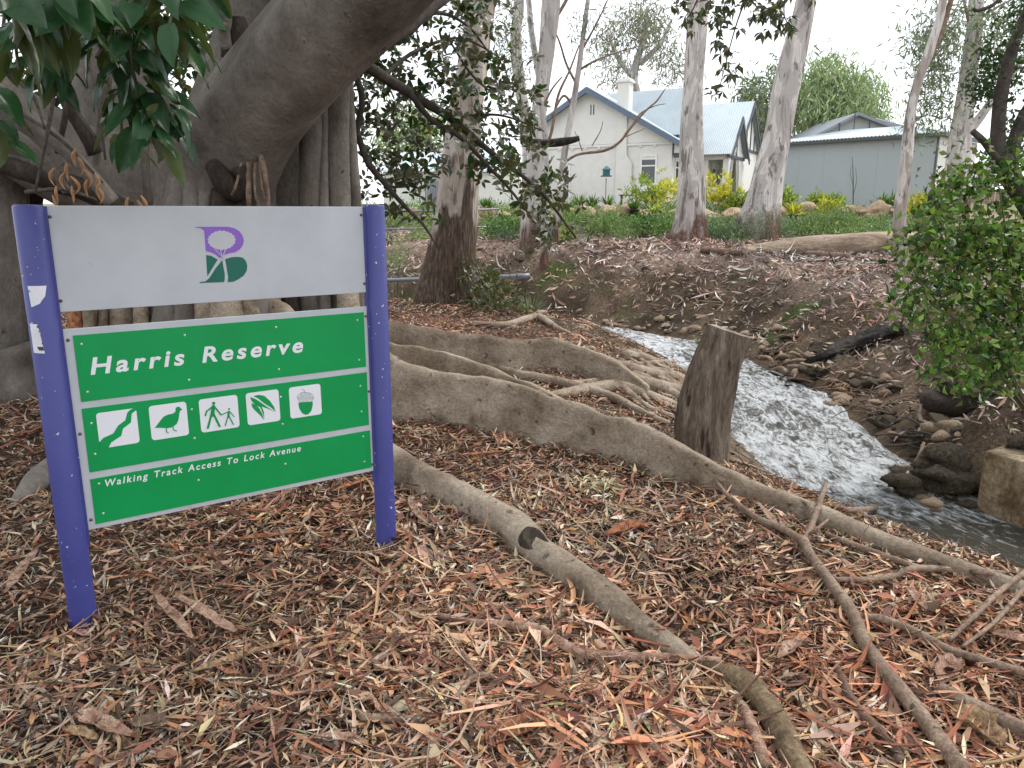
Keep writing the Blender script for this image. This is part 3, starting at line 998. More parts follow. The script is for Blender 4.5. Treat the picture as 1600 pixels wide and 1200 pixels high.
def studs(name, pts, r, y, h, mat, parent):
    n = 10
    th = np.linspace(0, 2 * math.pi, n, endpoint=False)
    proto = None
    for x, z in pts:
        if proto is None:
            V = np.vstack([np.stack([r * np.cos(th), np.zeros(n), r * np.sin(th)], 1), np.stack([r * .75 * np.cos(th), np.full(n, -h * .8), r * .75 * np.sin(th)], 1), [[0, -h, 0]]])
            F = [(j, (j + 1) % n, n + (j + 1) % n, n + j) for j in range(n)] + [(n + j, n + (j + 1) % n, 2 * n) for j in range(n)]
            o = mk(name, V, F, mat, parent, local=True)
            proto = o
        else:
            o = proto.copy()
            COL.objects.link(o)
        o.location = (x, y, z)


RX = (.102, .438, .778, 1.123)
studs('rivet', [(x, z) for x in RX for z in (1.055, .886)], .0042, -.0085, .002, M['rivet'], g1)
studs('rivet', [(x, z) for x in RX for z in (.773, .66)], .0042, -.0085, .002, M['rivet'], g2)
studs('rivet', [(.102, .549), (.104, .435), (.438, .492), (.778, .491), (1.126, .548), (1.126, .433)], .0042, -.0085, .002, M['rivet'], g3)
studs('screw', [(.057, 1.482), (1.160, 1.485), (.057, 1.206), (1.162, 1.205)], .006, -.0062, .004, M['screw'], b1)
studs('screw', [(.0635, 1.072), (1.162, 1.068), (.0635, .74), (1.162, .743), (.0635, .42), (1.162, .413)], .006, -.0062, .004, M['screw'], b2)


def wrap(name, poly, parent, mat, label):
    """torn paper stuck round the left post: polygon of (angle deg from the viewer-facing side, z)"""
    bm = bmesh.new()
    r = PR + .0008
    th0 = -math.pi / 2
    vs = [bm.verts.new((a * math.radians(1), 0, z)) for a, z in poly]
    bm.faces.new(vs)
    bmesh.ops.triangulate(bm, faces=bm.faces[:])
    bmesh.ops.subdivide_edges(bm, edges=bm.edges[:], cuts=3, use_grid_fill=True)
    for v in bm.verts:
        a = th0 + v.co.x
        v.co = Vector((r * math.cos(a), r * math.sin(a), v.co.z))
    me = bpy.data.meshes.new(name)
    bm.to_mesh(me)
    bm.free()
    me.materials.append(mat)
    o = bpy.data.objects.new(name, me)
    COL.objects.link(o)
    o.parent = parent
    o['label'] = label
    return o


VA = -math.degrees(math.atan2(-SIGN_O[0], SIGN_O[1])) - 0   # towards the camera, seen from the sign's own frame
cdir = np.array([-SIGN_O[0], -SIGN_O[1]])
ca = math.degrees(math.atan2(cdir[1], cdir[0]) - SIGN_RZ) + 90   # angle of the camera direction, 0 = square to the boards
wrap('sticker', [(ca - 42, 1.263), (ca + 28, 1.262), (ca + 18, 1.228), (ca + 5, 1.216), (ca - 4, 1.205), (ca - 38, 1.193)], pl_, M['sticker'], 'torn white paper sticker with black print')
wrap('sticker', [(ca - 58, 1.14), (ca - 22, 1.137), (ca - 20, 1.08), (ca - 10, 1.04), (ca - 58, 1.042)], pl_, M['sticker'], 'narrow torn white paper sticker')

# ------------------------------------------------------------------ the great fig
fig = thing('fig_tree', 'huge grey fig tree with buttress roots behind the sign', 'tree', (-2.4, 6.8, gz(-2.4, 6.8)))


def voxel(name, tubes, mat, parent, vox=.04, it=6):
    V, F = merge(tubes)
    o = mk(name, V, F, mat, parent)
    m_ = o.modifiers.new('r', 'REMESH')
    m_.mode = 'VOXEL'
    m_.voxel_size = vox
    m_.use_smooth_shade = True
    s = o.modifiers.new('s', 'SMOOTH')
    s.factor, s.iterations = .6, it
    dg = bpy.context.evaluated_depsgraph_get()
    me = bpy.data.meshes.new_from_object(o.evaluated_get(dg))
    o.modifiers.clear()
    old = o.data
    o.data = me
    bpy.data.meshes.remove(old)
    me.materials.clear()
    me.materials.append(mat)
    me.polygons.foreach_set('use_smooth', np.ones(len(me.polygons), bool))
    return o


def pp(rows):
    return [(*P(x, y, d), r) for x, y, d, r in rows]


TB = []
main = pp([(335, 640, 6.9, .95), (335, 520, 6.85, .72), (338, 400, 6.75, .56), (335, 285, 6.6, .47), (375, 205, 6.35, .40), (450, 112, 6.0, .37), (545, 8, 5.6, .36), (660, -120, 5.2, .33), (820, -300, 4.8, .28)])
TB.append(tube(main, 28, 60, .05, 5, .05, seed=1))
TB.append(tube(pp([(445, 620, 7.8, .72), (440, 420, 7.7, .52), (445, 250, 7.65, .46), (465, 100, 7.6, .45), (500, -120, 7.5, .4)]), 22, 40, .06, 5, .07, seed=2))
TB.append(tube(pp([(330, 300, 6.75, .42), (338, 190, 6.85, .27), (362, 90, 6.95, .20), (384, 0, 7.0, .19), (410, -180, 7.1, .17)]), 18, 40, .04, seed=3))
TB.append(tube(pp([(350, 330, 6.8, .45), (250, 300, 6.8, .47), (150, 275, 6.6, .38), (40, 215, 6.2, .33), (-90, 120, 5.8, .3), (-260, 0, 5.5, .26)]), 22, 44, .05, 4, .04, seed=4))
TB.append(tube(pp([(270, 330, 7.1, .5), (215, 200, 7.2, .42), (165, 70, 7.3, .36), (120, -90, 7.3, .3), (60, -280, 7.3, .25)]), 20, 40, .05, seed=5))
TB.append(tube(pp([(200, 640, 7.3, .55), (220, 450, 7.2, .42), (250, 320, 7.0, .4)]), 18, 24, .06, 5, .08, seed=6))
trunk = voxel('trunk', TB, M['fig'], fig, .034, 5)


def part_tube(name, rows, mat, parent, seg=12, n=30, rough=.05, pix=True, flute=0, fa=0, seed=0, label=None):
    v, f = tube(pp(rows) if pix else rows, seg, n, rough, flute, fa, seed=seed)
    o = mk(name, v, f, mat, parent)
    if label:
        o['label'] = label
    return o


# aerial root columns on the right flank
part_tube('aerial_root', [(487, 640, 6.75, .15), (487, 480, 6.65, .115), (487, 320, 6.6, .105), (486, 200, 6.55, .10), (478, 110, 6.5, .12), (470, 40, 6.4, .16)], M['fig'], fig, 16, 36, .05, seed=11)
part_tube('aerial_root', [(533, 640, 6.9, .17), (531, 480, 6.75, .125), (528, 320, 6.7, .112), (526, 200, 6.65, .105), (526, 120, 6.6, .12), (535, 60, 6.3, .16), (560, 0, 5.9, .2)], M['fig'], fig, 16, 36, .05, seed=12)
part_tube('aerial_root', [(560, 640, 7.0, .11), (557, 480, 6.95, .075), (554, 320, 6.9, .06), (546, 200, 6.85, .055), (538, 110, 6.8, .07)], M['fig'], fig, 12, 30, .05, seed=13)
part_tube('aerial_root', [(510, 640, 6.55, .08), (508, 480, 6.55, .05), (506, 320, 6.55, .04), (506, 200, 6.55, .035), (506, 110, 6.5, .04)], M['fig'], fig, 10, 26, .06, seed=14)
part_tube('aerial_root', [(5, 640, 6.3, .26), (8, 520, 6.35, .18), (10, 400, 6.4, .16), (5, 300, 6.4, .17), (-15, 220, 6.3, .2)], M['fig'], fig, 16, 32, .07, flute=3, fa=.08, seed=15)
part_tube('aerial_root', [(52, 620, 6.6, .16), (44, 520, 6.6, .1), (42, 400, 6.6, .09), (45, 310, 6.6, .1), (60, 250, 6.6, .12)], M['shade_bark'], fig, 12, 30, .16, flute=4, fa=.15, seed=16)  # dark tube, a fissure's shade put into its colour
# feet of the trunk that show in the slot between the boards
for i, (x, r, d, mt) in enumerate([(118, .06, 6.2, 'bark_orange'), (140, .05, 6.2, 'root'), (160, .045, 6.3, 'root'), (195, .12, 6.4, 'root'), (222, .06, 6.2, 'root'), (240, .08, 6.35, 'fig'), (285, .13, 6.5, 'shade_bark'),
                                   (325, .1, 6.1, 'root'), (355, .13, 6.05, 'root'), (392, .1, 6.15, 'root'), (425, .09, 6.3, 'bark_branch'), (455, .08, 6.45, 'shade_bark'), (545, .11, 6.4, 'root')]):
    part_tube('root_column', [(x + 8 * math.sin(i * 2.1), 640, d - .15, r * 1.7), (x, 500, d, r), (x - 3, 440, d + .12, r * .85), (x - 8 * math.cos(i), 330, d + .4, r * .8)], M[mt], fig, 12, 20, .1, seed=20 + i)
# hanging roots below the fork; thicker dark ones paint the hollow's shade
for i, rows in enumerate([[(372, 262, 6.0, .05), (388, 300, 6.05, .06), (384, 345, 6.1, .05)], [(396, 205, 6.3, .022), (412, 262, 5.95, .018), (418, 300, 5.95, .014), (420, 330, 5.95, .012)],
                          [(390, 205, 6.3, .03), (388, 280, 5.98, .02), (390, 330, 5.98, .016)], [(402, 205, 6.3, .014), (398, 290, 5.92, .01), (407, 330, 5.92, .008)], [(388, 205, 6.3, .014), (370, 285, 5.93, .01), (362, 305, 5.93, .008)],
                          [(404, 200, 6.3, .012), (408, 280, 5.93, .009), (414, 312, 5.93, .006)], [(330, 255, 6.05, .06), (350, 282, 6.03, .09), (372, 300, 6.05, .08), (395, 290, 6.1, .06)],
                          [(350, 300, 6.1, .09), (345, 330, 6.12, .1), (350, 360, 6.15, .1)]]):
    part_tube('hanging_root', rows, M['shade_bark' if i in (0, 6, 7) else 'bark_branch'], fig, 9, 18, .2, seed=40 + i)
for rows in ([(345, 0, 6.3, .05), (352, 25, 6.3, .055), (350, 50, 6.3, .05), (356, 78, 6.3, .035)], [(365, 30, 6.45, .1), (370, 60, 6.45, .11), (362, 95, 6.45, .08)], [(322, -10, 6.2, .04), (340, 35, 6.2, .035), (352, 42, 6.2, .03)]):
    part_tube('hanging_root', rows, M['shade_bark' if rows[0][3] > .09 else 'fig'], fig, 10, 18, .15, seed=50)  # the thick dark tube stands for the shaded crotch hole
for i, rows in enumerate(([(-30, 120, 4.8, .05), (60, 195, 4.9, .05), (130, 262, 5.0, .045), (175, 315, 5.1, .05)], [(-20, 190, 5.0, .035), (50, 230, 5.0, .035), (105, 300, 5.1, .03)], [(30, -20, 5.3, .05), (70, 80, 5.3, .045), (110, 170, 5.4, .045), (150, 240, 5.5, .05)],
                          [(110, -60, 5.2, .02), (105, 150, 5.2, .02), (90, 240, 5.2, .018)], [(190, -60, 5.6, .03), (165, 150, 5.6, .03), (150, 260, 5.6, .03), (155, 330, 5.6, .03)], [(262, 60, 6.2, .03), (228, 220, 5.8, .03), (232, 320, 5.8, .03)], [(-20, 250, 5.2, .06), (60, 275, 5.3, .07), (140, 300, 5.5, .08), (200, 330, 5.7, .08)])):
    part_tube('hanging_root', rows, M[('fig', 'fig', 'shade_bark', 'shade_bark', 'fig', 'fig', 'shade_bark')[i]], fig, 10, 26, .14, seed=140 + i)
# flutes fused to the main trunk
for i, (x0, x1, r) in enumerate(((292, 300, .1), (320, 322, .07), (372, 360, .09), (405, 385, .08), (262, 275, .1))):
    part_tube('trunk_flute', [(x0, 640, 6.25, r * 1.8), (x0, 480, 6.22, r * 1.1), (x1, 380, 6.2, r), (x1, 300, 6.2, r * .8), (x1 + 4, 240, 6.3, r * .4)], M['fig'], fig, 12, 26, .12, seed=160 + i)
# stub and reaching limbs on the right
part_tube('limb', [(520, 60, 6.2, .14), (560, 66, 6.3, .12), (590, 60, 6.4, .10), (620, 48, 6.6, .08), (700, -10, 7.2, .06)], M['dark_branch'], fig, 12, 24, .08, seed=60)


def buttress(name, rows, mat, parent, n=60, seg=18, seed=0):
    """rows: x, y, height, top half thickness, base half thickness; foot follows the ground"""
    q = spline(rows, n)
    c = q[:, :2]
    t = unit(np.gradient(c, axis=0))
    nrm = np.stack([-t[:, 1], t[:, 0]], 1)
    zg = ground(c[:, 0], c[:, 1])
    s = np.concatenate([[0], np.cumsum(np.linalg.norm(np.diff(c, axis=0), axis=1))])
    V = []
    wob = .09 * fbm(s * 1.7 + seed, s * 0 + seed * 2.3, 4)
    q[:, 2] *= 1 + .16 * fbm(s * 2.3 + seed * 3, s * 0 + 4.4, 3)
    for i in range(n):
        h, tt, tb = q[i, 2], q[i, 3], q[i, 4]
        ring = []
        half = seg // 2
        for j in range(seg):
            side = 1 if j < half else -1
            u = (j + .5) / half if j < half else (seg - j - .5) / half       # 0 foot .. 1 top
            z = -.14 + (h + .14) * min(1, u * 1.04) - .015 * (1 - u)
            w = tt * (.62 + .38 * (1 - u)) + (tb - tt) * max(0, 1 - u) ** 3.2
            if u > .9:
                w *= math.sqrt(max(.15, 1 - ((u - .9) / .1) ** 2))
            w *= 1 + .75 * float(fbm(np.array(s[i] * 2.6 + seed * 9), np.array(u * 2.4 + side * 3), 4)) + .22 * float(fbm(np.array(s[i] * 11 + seed), np.array(u * 3 + side * 5), 2))
            z += .03 * h * float(fbm(np.array(s[i] * 5 + seed * 2), np.array(u * 2.0), 3))
            o_ = wob[i] + side * w
            ring.append((c[i, 0] + nrm[i, 0] * o_, c[i, 1] + nrm[i, 1] * o_, zg[i] + z))
        V += ring
    F = [(i * seg + j, i * seg + (j + 1) % seg, (i + 1) * seg + (j + 1) % seg, (i + 1) * seg + j) for i in range(n - 1) for j in range(seg)]
    F += [tuple(range(seg))[::-1], tuple((n - 1) * seg + j for j in range(seg))]
    o = mk(name, V, F, mat, parent)
    return o


# the three long buttresses that run to the creek
buttress('buttress_root', [(-2.3, 6.5, 1.0, .09, .25), (-1.5, 5.95, .60, .075, .2), (-.85, 5.52, .44, .065, .17), (-.17, 5.18, .37, .06, .17), (.3, 4.85, .31, .055, .16), (.75, 4.42, .26, .055, .15), (1.08, 4.14, .19, .05, .13), (1.36, 3.9, .13, .05, .12), (1.6, 3.66, .10, .045, .10)], M['root'], fig, 190, 32, 1)
buttress('buttress_root', [(-2.0, 6.7, .9, .09, .25), (-1.35, 6.6, .50, .07, .18), (-.95, 6.45, .40, .06, .16), (-.5, 6.3, .33, .055, .15), (0, 6.0, .22, .05, .13), (.35, 5.75, .1, .05, .11), (.6, 5.6, .02, .04, .08)], M['root'], fig, 120, 28, 2)
buttress('buttress_root', [(-2.0, 7.3, 1.0, .09, .25), (-1.3, 7.25, .58, .08, .2), (-.7, 7.25, .40, .07, .18), (0, 7.4, .30, .07, .18), (.6, 7.45, .30, .08, .2), (1.0, 7.3, .26, .08, .2), (1.3, 7.15, .12, .06, .15)], M['root'], fig, 120, 28, 3)
buttress('buttress_root', [(-3.0, 6.6, .9, .1, .3), (-3.6, 6.3, .55, .09, .24), (-4.3, 6.0, .42, .08, .2), (-5.2, 5.6, .3, .07, .18)], M['fig'], fig, 50, 18, 4)
# round surface roots
RR = gpath([(560, 705, 27), (640, 755, 26), (720, 793, 26), (790, 836, 27), (850, 886, 27), (915, 932, 26), (985, 984, 23), (1050, 1028, 19), (1100, 1056, 15, -.02), (1130, 1080, 12, -.04)], .6)
RR_MAIN = RR
mk('surface_root', *tube(RR, 18, 90, .16, 3, .05, freq=4, seed=71), M['root'], fig)
RR = gpath([(1095, 1050, 11), (1150, 1082, 17, .02), (1185, 1112, 18, .03), (1210, 1150, 18, .03), (1232, 1195, 18, .03), (1260, 1260, 18, .03)], .6)
mk('surface_root', *tube(RR, 14, 40, .16, seed=72), M['rootmoss'], fig)['label'] = 'mossy rough root at the bottom of the picture'
RR = np.array([(1.55, 3.70, gz(1.55, 3.7) + .06, .06), (1.74, 3.32, gz(1.74, 3.32) + .05, .055), (1.95, 3.08, gz(1.95, 3.08) + .05, .05), (2.15, 2.9, gz(2.15, 2.9) + .045, .042), (2.6, 2.55, gz(2.6, 2.55) + .04, .035)])
mk('surface_root', *tube(RR, 12, 40, .07, seed=73), M['root'], fig)
RR = gpath([(30, 790, 10), (60, 760, 16), (90, 735, 14), (130, 715, 10)], .5)
mk('surface_root', *tube(RR, 10, 20, .1, seed=74), M['fig'], fig)
thin = [[(608, 552, 6), (700, 563, 8), (790, 588, 9), (870, 603, 9), (945, 622, 8), (1000, 648, 7), (1045, 668, 6)], [(840, 628, 7), (900, 618, 9), (960, 610, 10), (1010, 622, 8), (1060, 640, 6)],
        [(960, 578, 11), (1010, 588, 9), (1070, 600, 8), (1110, 620, 6)], [(955, 585, 9), (1000, 600, 9), (1050, 620, 8), (1085, 640, 6)], [(930, 590, 8), (965, 608, 8), (1010, 640, 6), (1050, 655, 5)],
        [(975, 560, 9), (1020, 568, 6), (1070, 585, 5), (1115, 612, 4)], [(990, 605, 12), (1030, 612, 11), (1075, 622, 10), (1120, 640, 7)], [(890, 640, 5), (950, 650, 5), (1010, 668, 4)],
        [(1000, 578, 5), (1060, 590, 5), (1120, 632, 4)], [(985, 552, 5), (1040, 562, 4), (1100, 590, 4), (1130, 625, 3)], [(870, 605, 5), (930, 600, 6), (985, 590, 5)],
        [(740, 508, 4), (790, 512, 6), (840, 500, 6), (880, 520, 4), (960, 548, 3)], [(700, 540, 4), (800, 548, 4), (930, 546, 3)], [(800, 515, 4), (850, 492, 5), (910, 505, 4), (985, 540, 3)]]
for i, q in enumerate(thin):
    mk('surface_root', *tube(gpath(q, .7), 9, 30, .08, seed=80 + i), M['root'], fig)
# mat of fibrous roots hanging down the cut bank by the stump
for i in range(34):
    x0, y0 = lr.uniform(935, 1010), lr.uniform(552, 612)
    x1, y1 = x0 + lr.uniform(70, 140), y0 + lr.uniform(10, 60)
    mk('surface_root', *tube(gpath([(x0, y0, lr.uniform(2, 6)), (x0 + (x1 - x0) * .33, y0 + (y1 - y0) * .3 + lr.normal(0, 6), lr.uniform(2, 5)), (x0 + (x1 - x0) * .66, y0 + (y1 - y0) * .7 + lr.normal(0, 5), lr.uniform(2, 4)), (x1, y1, 1.5)], .9), 8, 22, .12, seed=i), M['root' if i % 3 else 'bark_branch'], fig)
for i in range(75):
    a = rng.random()
    x0, y0 = 1.25 + .55 * a + rng.normal(0, .08), 5.2 + 2.3 * a + rng.normal(0, .2)
    L_ = rng.uniform(.6, 1.1)
    pts_ = []
    for k_ in range(5):
        f_ = k_ / 4
        x_, y_ = x0 + L_ * f_ * .95, y0 - .12 * f_ + .1 * math.sin(3 * f_ + i)
        pts_.append((x_, y_, max(gz(x_, y_), -1.0) + .02 + .03 * math.sin(f_ * 3), rng.uniform(.003, .010) * (1 - .5 * f_)))
    mk('fibrous_root', *tube(pts_, 6, 9, .1, seed=i), M['root' if i % 3 else 'bark_branch'], fig)
# broken hollow in the round root: raised patch, hole's darkness put into its colour
hc = RR_MAIN[4].copy() * .8 + RR_MAIN[3] * .2
hd = unit(unit(np.array([0, 0, CAM_H]) - hc[:3]) + [0, 0, .9])
hc[:3] += hd * hc[3] * .98
th = np.linspace(0, 2 * math.pi, 22, endpoint=False)
e1 = RR_MAIN[5, :3] - RR_MAIN[3, :3]
e1 = unit(e1 - hd * np.dot(e1, hd)); e2 = np.cross(hd, e1)
rings = []
for rad, dep in ((.074, -.05), (.062, -.002), (.052, .012), (.043, .007), (.034, .002), (.016, .0015)):
    rr = rad * (1 + .25 * fbm(np.cos(th) * 1.5 + 5, np.sin(th) * 1.5 + 2, 2))
    rings.append(hc[:3] + np.outer(np.cos(th) * rr * 1.35, e1) + np.outer(np.sin(th) * rr * .8, e2) + hd * dep)
V = np.vstack(rings)
F = [(i * 22 + j, i * 22 + (j + 1) % 22, (i + 1) * 22 + (j + 1) % 22, (i + 1) * 22 + j) for i in range(5) for j in range(22)] + [tuple(5 * 22 + j for j in range(22))]
mk('broken_hollow', V, F, M['shade_bark'], fig)['label'] = 'dark broken hollow in the round root'

# foliage -----------------------------------------------------------------
def big_leaf(seed, tw=.36):
    n, c = 9, 5
    r_ = np.random.default_rng(seed)
    V = []
    for i in range(n):
        u = i / (n - 1)
        w = tw * .5 * math.sin(math.pi * min(1, u ** .8)) ** .75 * (1 - .15 * u) if 0 < u < 1 else .004
        for j in range(c):
            v = (j / (c - 1) - .5) * 2
            V.append((v * w, u, .16 * abs(v) * w * 2 + .02 * math.sin(9 * u + 3 * v + seed) * abs(v) - .22 * u * u + .012 * r_.normal()))
    F = [(i * c + j, i * c + j + 1, (i + 1) * c + j + 1, (i + 1) * c + j) for i in range(n - 1) for j in range(c - 1)]
    me = bpy.data.meshes.new('fig_leaf')
    me.from_pydata(V, [], F)
    me.polygons.foreach_set('use_smooth', np.ones(len(me.polygons), bool))
    me.materials.append(M['figleaf_big'])
    return me


LEAFM = [big_leaf(s, w) for s, w in ((1, .46), (2, .52), (3, .42), (4, .48))]


def put_leaf(parent, pos, d, nrm, L, k):
    d = unit(d)
    nrm = unit(np.asarray(nrm) - d * np.dot(nrm, d))
    sx = np.cross(d, nrm)
    o = bpy.data.objects.new('leaf', LEAFM[k % 4])
    COL.objects.link(o)
    o.parent = parent
    mt = Matrix([[sx[0], d[0], nrm[0], 0], [sx[1], d[1], nrm[1], 0], [sx[2], d[2], nrm[2], 0], [0, 0, 0, 1]])
    o.rotation_mode = 'QUATERNION'
    o.rotation_quaternion = mt.to_quaternion()
    o.scale = (L, L, L)
    o.location = Vector((np.asarray(pos) - np.array(ROOT[parent.name])).tolist())
    return o


NEARTW = [([(225, -90), (205, 0), (205, 90), (222, 160), (238, 232)], 2.35, 30, .135), ([(275, -70), (272, 0), (262, 50)], 2.3, 12, .15), ([(100, -80), (98, -10), (85, 40)], 2.1, 12, .155), ([(8, -80), (10, -10), (4, 50)], 2.0, 11, .16),
          ([(165, -80), (178, 20), (186, 110), (205, 190)], 2.5, 20, .135), ([(-30, 100), (-10, 170), (-2, 240)], 2.3, 10, .12), ([(300, -70), (318, -30), (322, 0)], 2.6, 8, .13), ([(226, 120), (262, 170), (272, 215)], 2.45, 14, .11), ([(20, -80), (52, -30), (58, 20)], 2.2, 10, .15), ([(140, -80), (138, -20), (130, 30)], 2.3, 10, .145), ([(240, -80), (238, -10), (248, 60)], 2.45, 12, .14), ([(200, 130), (190, 190), (196, 235)], 2.55, 9, .105), ([(60, 30), (75, 90), (70, 120)], 2.3, 9, .13), ([(275, 20), (290, 60), (285, 100)], 2.5, 9, .12), ([(30, 20), (25, 70), (30, 110)], 2.2, 7, .13), ([(160, 10), (165, 60), (150, 90)], 2.45, 9, .13)]
for pts_, d, n, L in NEARTW:
    wp = np.array([[*P(x, y, d + .05 * math.sin(x)), .006 - .0012 * i] for i, (x, y) in enumerate(pts_)])
    tw = mk('twig', *tube(wp, 6, 20), M['twig'], fig)
    sp = spline(wp[:, :3], 60)
    for i in range(n):
        f = .22 + .78 * (i + lr.random() * .5) / n
        q = sp[min(59, int(f * 59))]
        a = i * 2.4 + lr.normal(0, .3)
        out = np.array([math.cos(a), math.sin(a) * .8, 0])
        dd = unit(out * lr.uniform(.5, 1.3) + np.array([0, -.1, -.85 + .45 * lr.normal()]))
        nr = unit(out * .7 + np.array([0, -.5, .6]) + lr.normal(0, .45, 3))
        put_leaf(tw, q + out * .025, dd, nr, L * lr.uniform(.75, 1.12), int(lr.integers(4)))
# orange withered leaf sheaths hanging at the left
for x, y in [(85, 262), (88, 290), (104, 255), (110, 275), (112, 290), (118, 232), (122, 245), (132, 265), (136, 280), (148, 270), (151, 290), (156, 285), (82, 305), (200, 308), (220, 305), (214, 312), (102, 268)]:
    q = P(x, y, 2.75)
    c_ = lr.uniform(-.02, .02)
    mk('withered_sheath', *tube([(*q, .002), (q[0] + c_, q[1], q[2] - .02, .0055), (q[0] + c_ * 1.3, q[1] + .004, q[2] - .04, .004), (q[0] + c_ * .4, q[1], q[2] - .062, .001)], 6, 9), M['wither'], fig)
for a, b in (((10, 165), (160, 285)), ((0, 240), (110, 300)), ((40, 300), (150, 312)), ((60, 130), (150, 215)), ((20, 120), (70, 200)), ((120, 40), (165, 250)), ((90, 90), (55, 300))):
    mk('twig', *tube([(*P(*a, 2.9), .008), (*P((a[0] + b[0]) / 2 + 6, (a[1] + b[1]) / 2 - 10, 2.85), .007), (*P(*b, 2.8), .004)], 7, 14, .1), M['dark_branch'], fig)

# reaching branches of the fig and their leaf rosettes
BR = [[(548, 88, 6.9, .055), (600, 120, 7.2, .05), (660, 158, 7.6, .045), (705, 185, 7.8, .04), (760, 232, 8.0, .03), (800, 262, 8.0, .024), (850, 305, 7.9, .018), (900, 372, 7.8, .01)],
      [(640, 145, 7.4, .03), (672, 185, 7.5, .026), (720, 215, 7.6, .022), (765, 262, 7.7, .018), (800, 300, 7.7, .014), (838, 350, 7.7, .008)],
      [(558, 205, 7.2, .028), (574, 252, 7.3, .03), (604, 290, 7.4, .026), (632, 322, 7.5, .02), (662, 352, 7.6, .014), (684, 388, 7.6, .006)],
      [(545, 95, 7.0, .03), (565, 150, 7.1, .028), (558, 205, 7.2, .028)], [(600, 118, 7.2, .022), (650, 80, 7.6, .018), (720, 60, 8, .012), (790, 95, 8.2, .006)],
      [(640, 50, 6.8, .03), (680, 20, 7.2, .02), (730, 40, 7.6, .012), (770, 90, 7.9, .006)], [(700, 185, 7.8, .016), (780, 180, 8, .012), (850, 205, 8.1, .006)], [(600, 292, 7.4, .014), (640, 290, 7.5, .01), (690, 270, 7.6, .005)]]
for i, b in enumerate(BR):
    part_tube('branch', b, M['dark_branch'], fig, 9, 34, .08, seed=90 + i)
BL = [(600, 40, 38, 60, 26), (570, 150, 18, 45, 9), (640, 110, 55, 50, 26), (700, 60, 50, 50, 20), (640, 205, 62, 45, 24), (590, 210, 30, 40, 12), (745, 120, 60, 45, 30), (790, 160, 45, 55, 24), (735, 200, 50, 40, 16), (600, 290, 40, 45, 16),
      (640, 270, 45, 45, 20), (660, 320, 30, 40, 8), (815, 235, 42, 40, 20), (800, 290, 38, 40, 18), (850, 320, 36, 40, 16), (890, 365, 22, 25, 8), (870, 290, 26, 30, 9), (760, 20, 50, 25, 10), (590, 350, 30, 40, 7), (680, 240, 30, 30, 8), (575, 60, 20, 50, 14), (620, 160, 40, 30, 14), (700, 140, 45, 30, 18), (585, 110, 22, 40, 10), (770, 250, 30, 26, 12), (845, 370, 24, 24, 8), (720, 20, 60, 25, 18), (640, 20, 45, 25, 14), (610, 250, 40, 24, 12), (830, 180, 26, 24, 10)]
RP, RD, RN, RL = [], [], [], []
for cx, cy, sx_, sy_, n in BL:
    for _ in range(int(n * 1.35)):
        q = P(cx + lr.normal(0, sx_ * .62), cy + lr.normal(0, sy_ * .62), lr.uniform(7.3, 8.7))
        ax = unit(np.array([lr.normal(0, .5), lr.normal(-.2, .4), lr.normal(.35, .4)]))
        u_ = unit(np.cross(ax, [.3, .8, .52])); v_ = np.cross(ax, u_)
        for j in range(int(lr.integers(5, 9))):
            a = j * 2.4 + lr.normal(0, .3)
            out = math.cos(a) * u_ + math.sin(a) * v_
            RP.append(q + out * .01); RD.append(out + ax * lr.uniform(-.1, .7)); RN.append(ax * .8 - out * .35 + lr.normal(0, .15, 3)); RL.append(lr.uniform(.065, .12))
RP, RD, RN, RL = map(np.array, (RP, RD, RN, RL))
RN = unit(RN - unit(RD) * np.sum(RN * unit(RD), 1, keepdims=True))
ok = ~((np.abs((RP[:, 0] / RP[:, 1] * 1230 + 800) - 430) < 100))
big = np.argsort(-RL)[:150]
rest = np.setdiff1d(np.arange(len(RL)), big)
fo_tw = part_tube('branch', [(700, 60, 7.7, .01), (740, 120, 7.9, .012), (790, 160, 8.1, .006)], M['dark_branch'], fig, 7, 16)
for i in big:
    put_leaf(fo_tw, RP[i], RD[i], RN[i], RL[i], i)
V, T = leafset8(RP[rest], RD[rest], RN[rest], RL[rest], RL[rest] * .42, .12, .18)
PAL_FIG = [(.025, .058, .022), (.045, .09, .03), (.075, .125, .045), (.11, .155, .055), (.16, .175, .07)]
tag(mk('foliage', V, T, M['figleaf'], fig, col=np.repeat(pick(PAL_FIG, len(rest), .2, [.26, .3, .22, .14, .08]), 8, 0)), None, kind='stuff')
# inner foliage behind the limbs at the upper left
cz = np.array([P(x + lr.normal(0, 60), y + lr.normal(0, 45), lr.uniform(8.2, 9.6)) for x, y, k_ in ((40, 40, 40), (140, 60, 34), (250, 40, 34), (60, 140, 30), (230, 120, 20), (310, 90, 14), (20, 230, 18), (120, 220, 10), (420, 30, 14)) for _ in range(k_)])
cz = np.repeat(cz, 9, 0) + lr.normal(0, .12, (len(cz) * 9, 3))
V, T = leafset8(cz, sphere_dirs(len(cz)) + [0, 0, -.3], rng.normal(0, .5, (len(cz), 3)) + UP, rng.uniform(.11, .18, len(cz)), rng.uniform(.05, .075, len(cz)))
tag(mk('foliage', V, T, M['figleaf'], fig, col=np.repeat(pick(PAL_FIG, len(cz)), 8, 0)), None, kind='stuff')
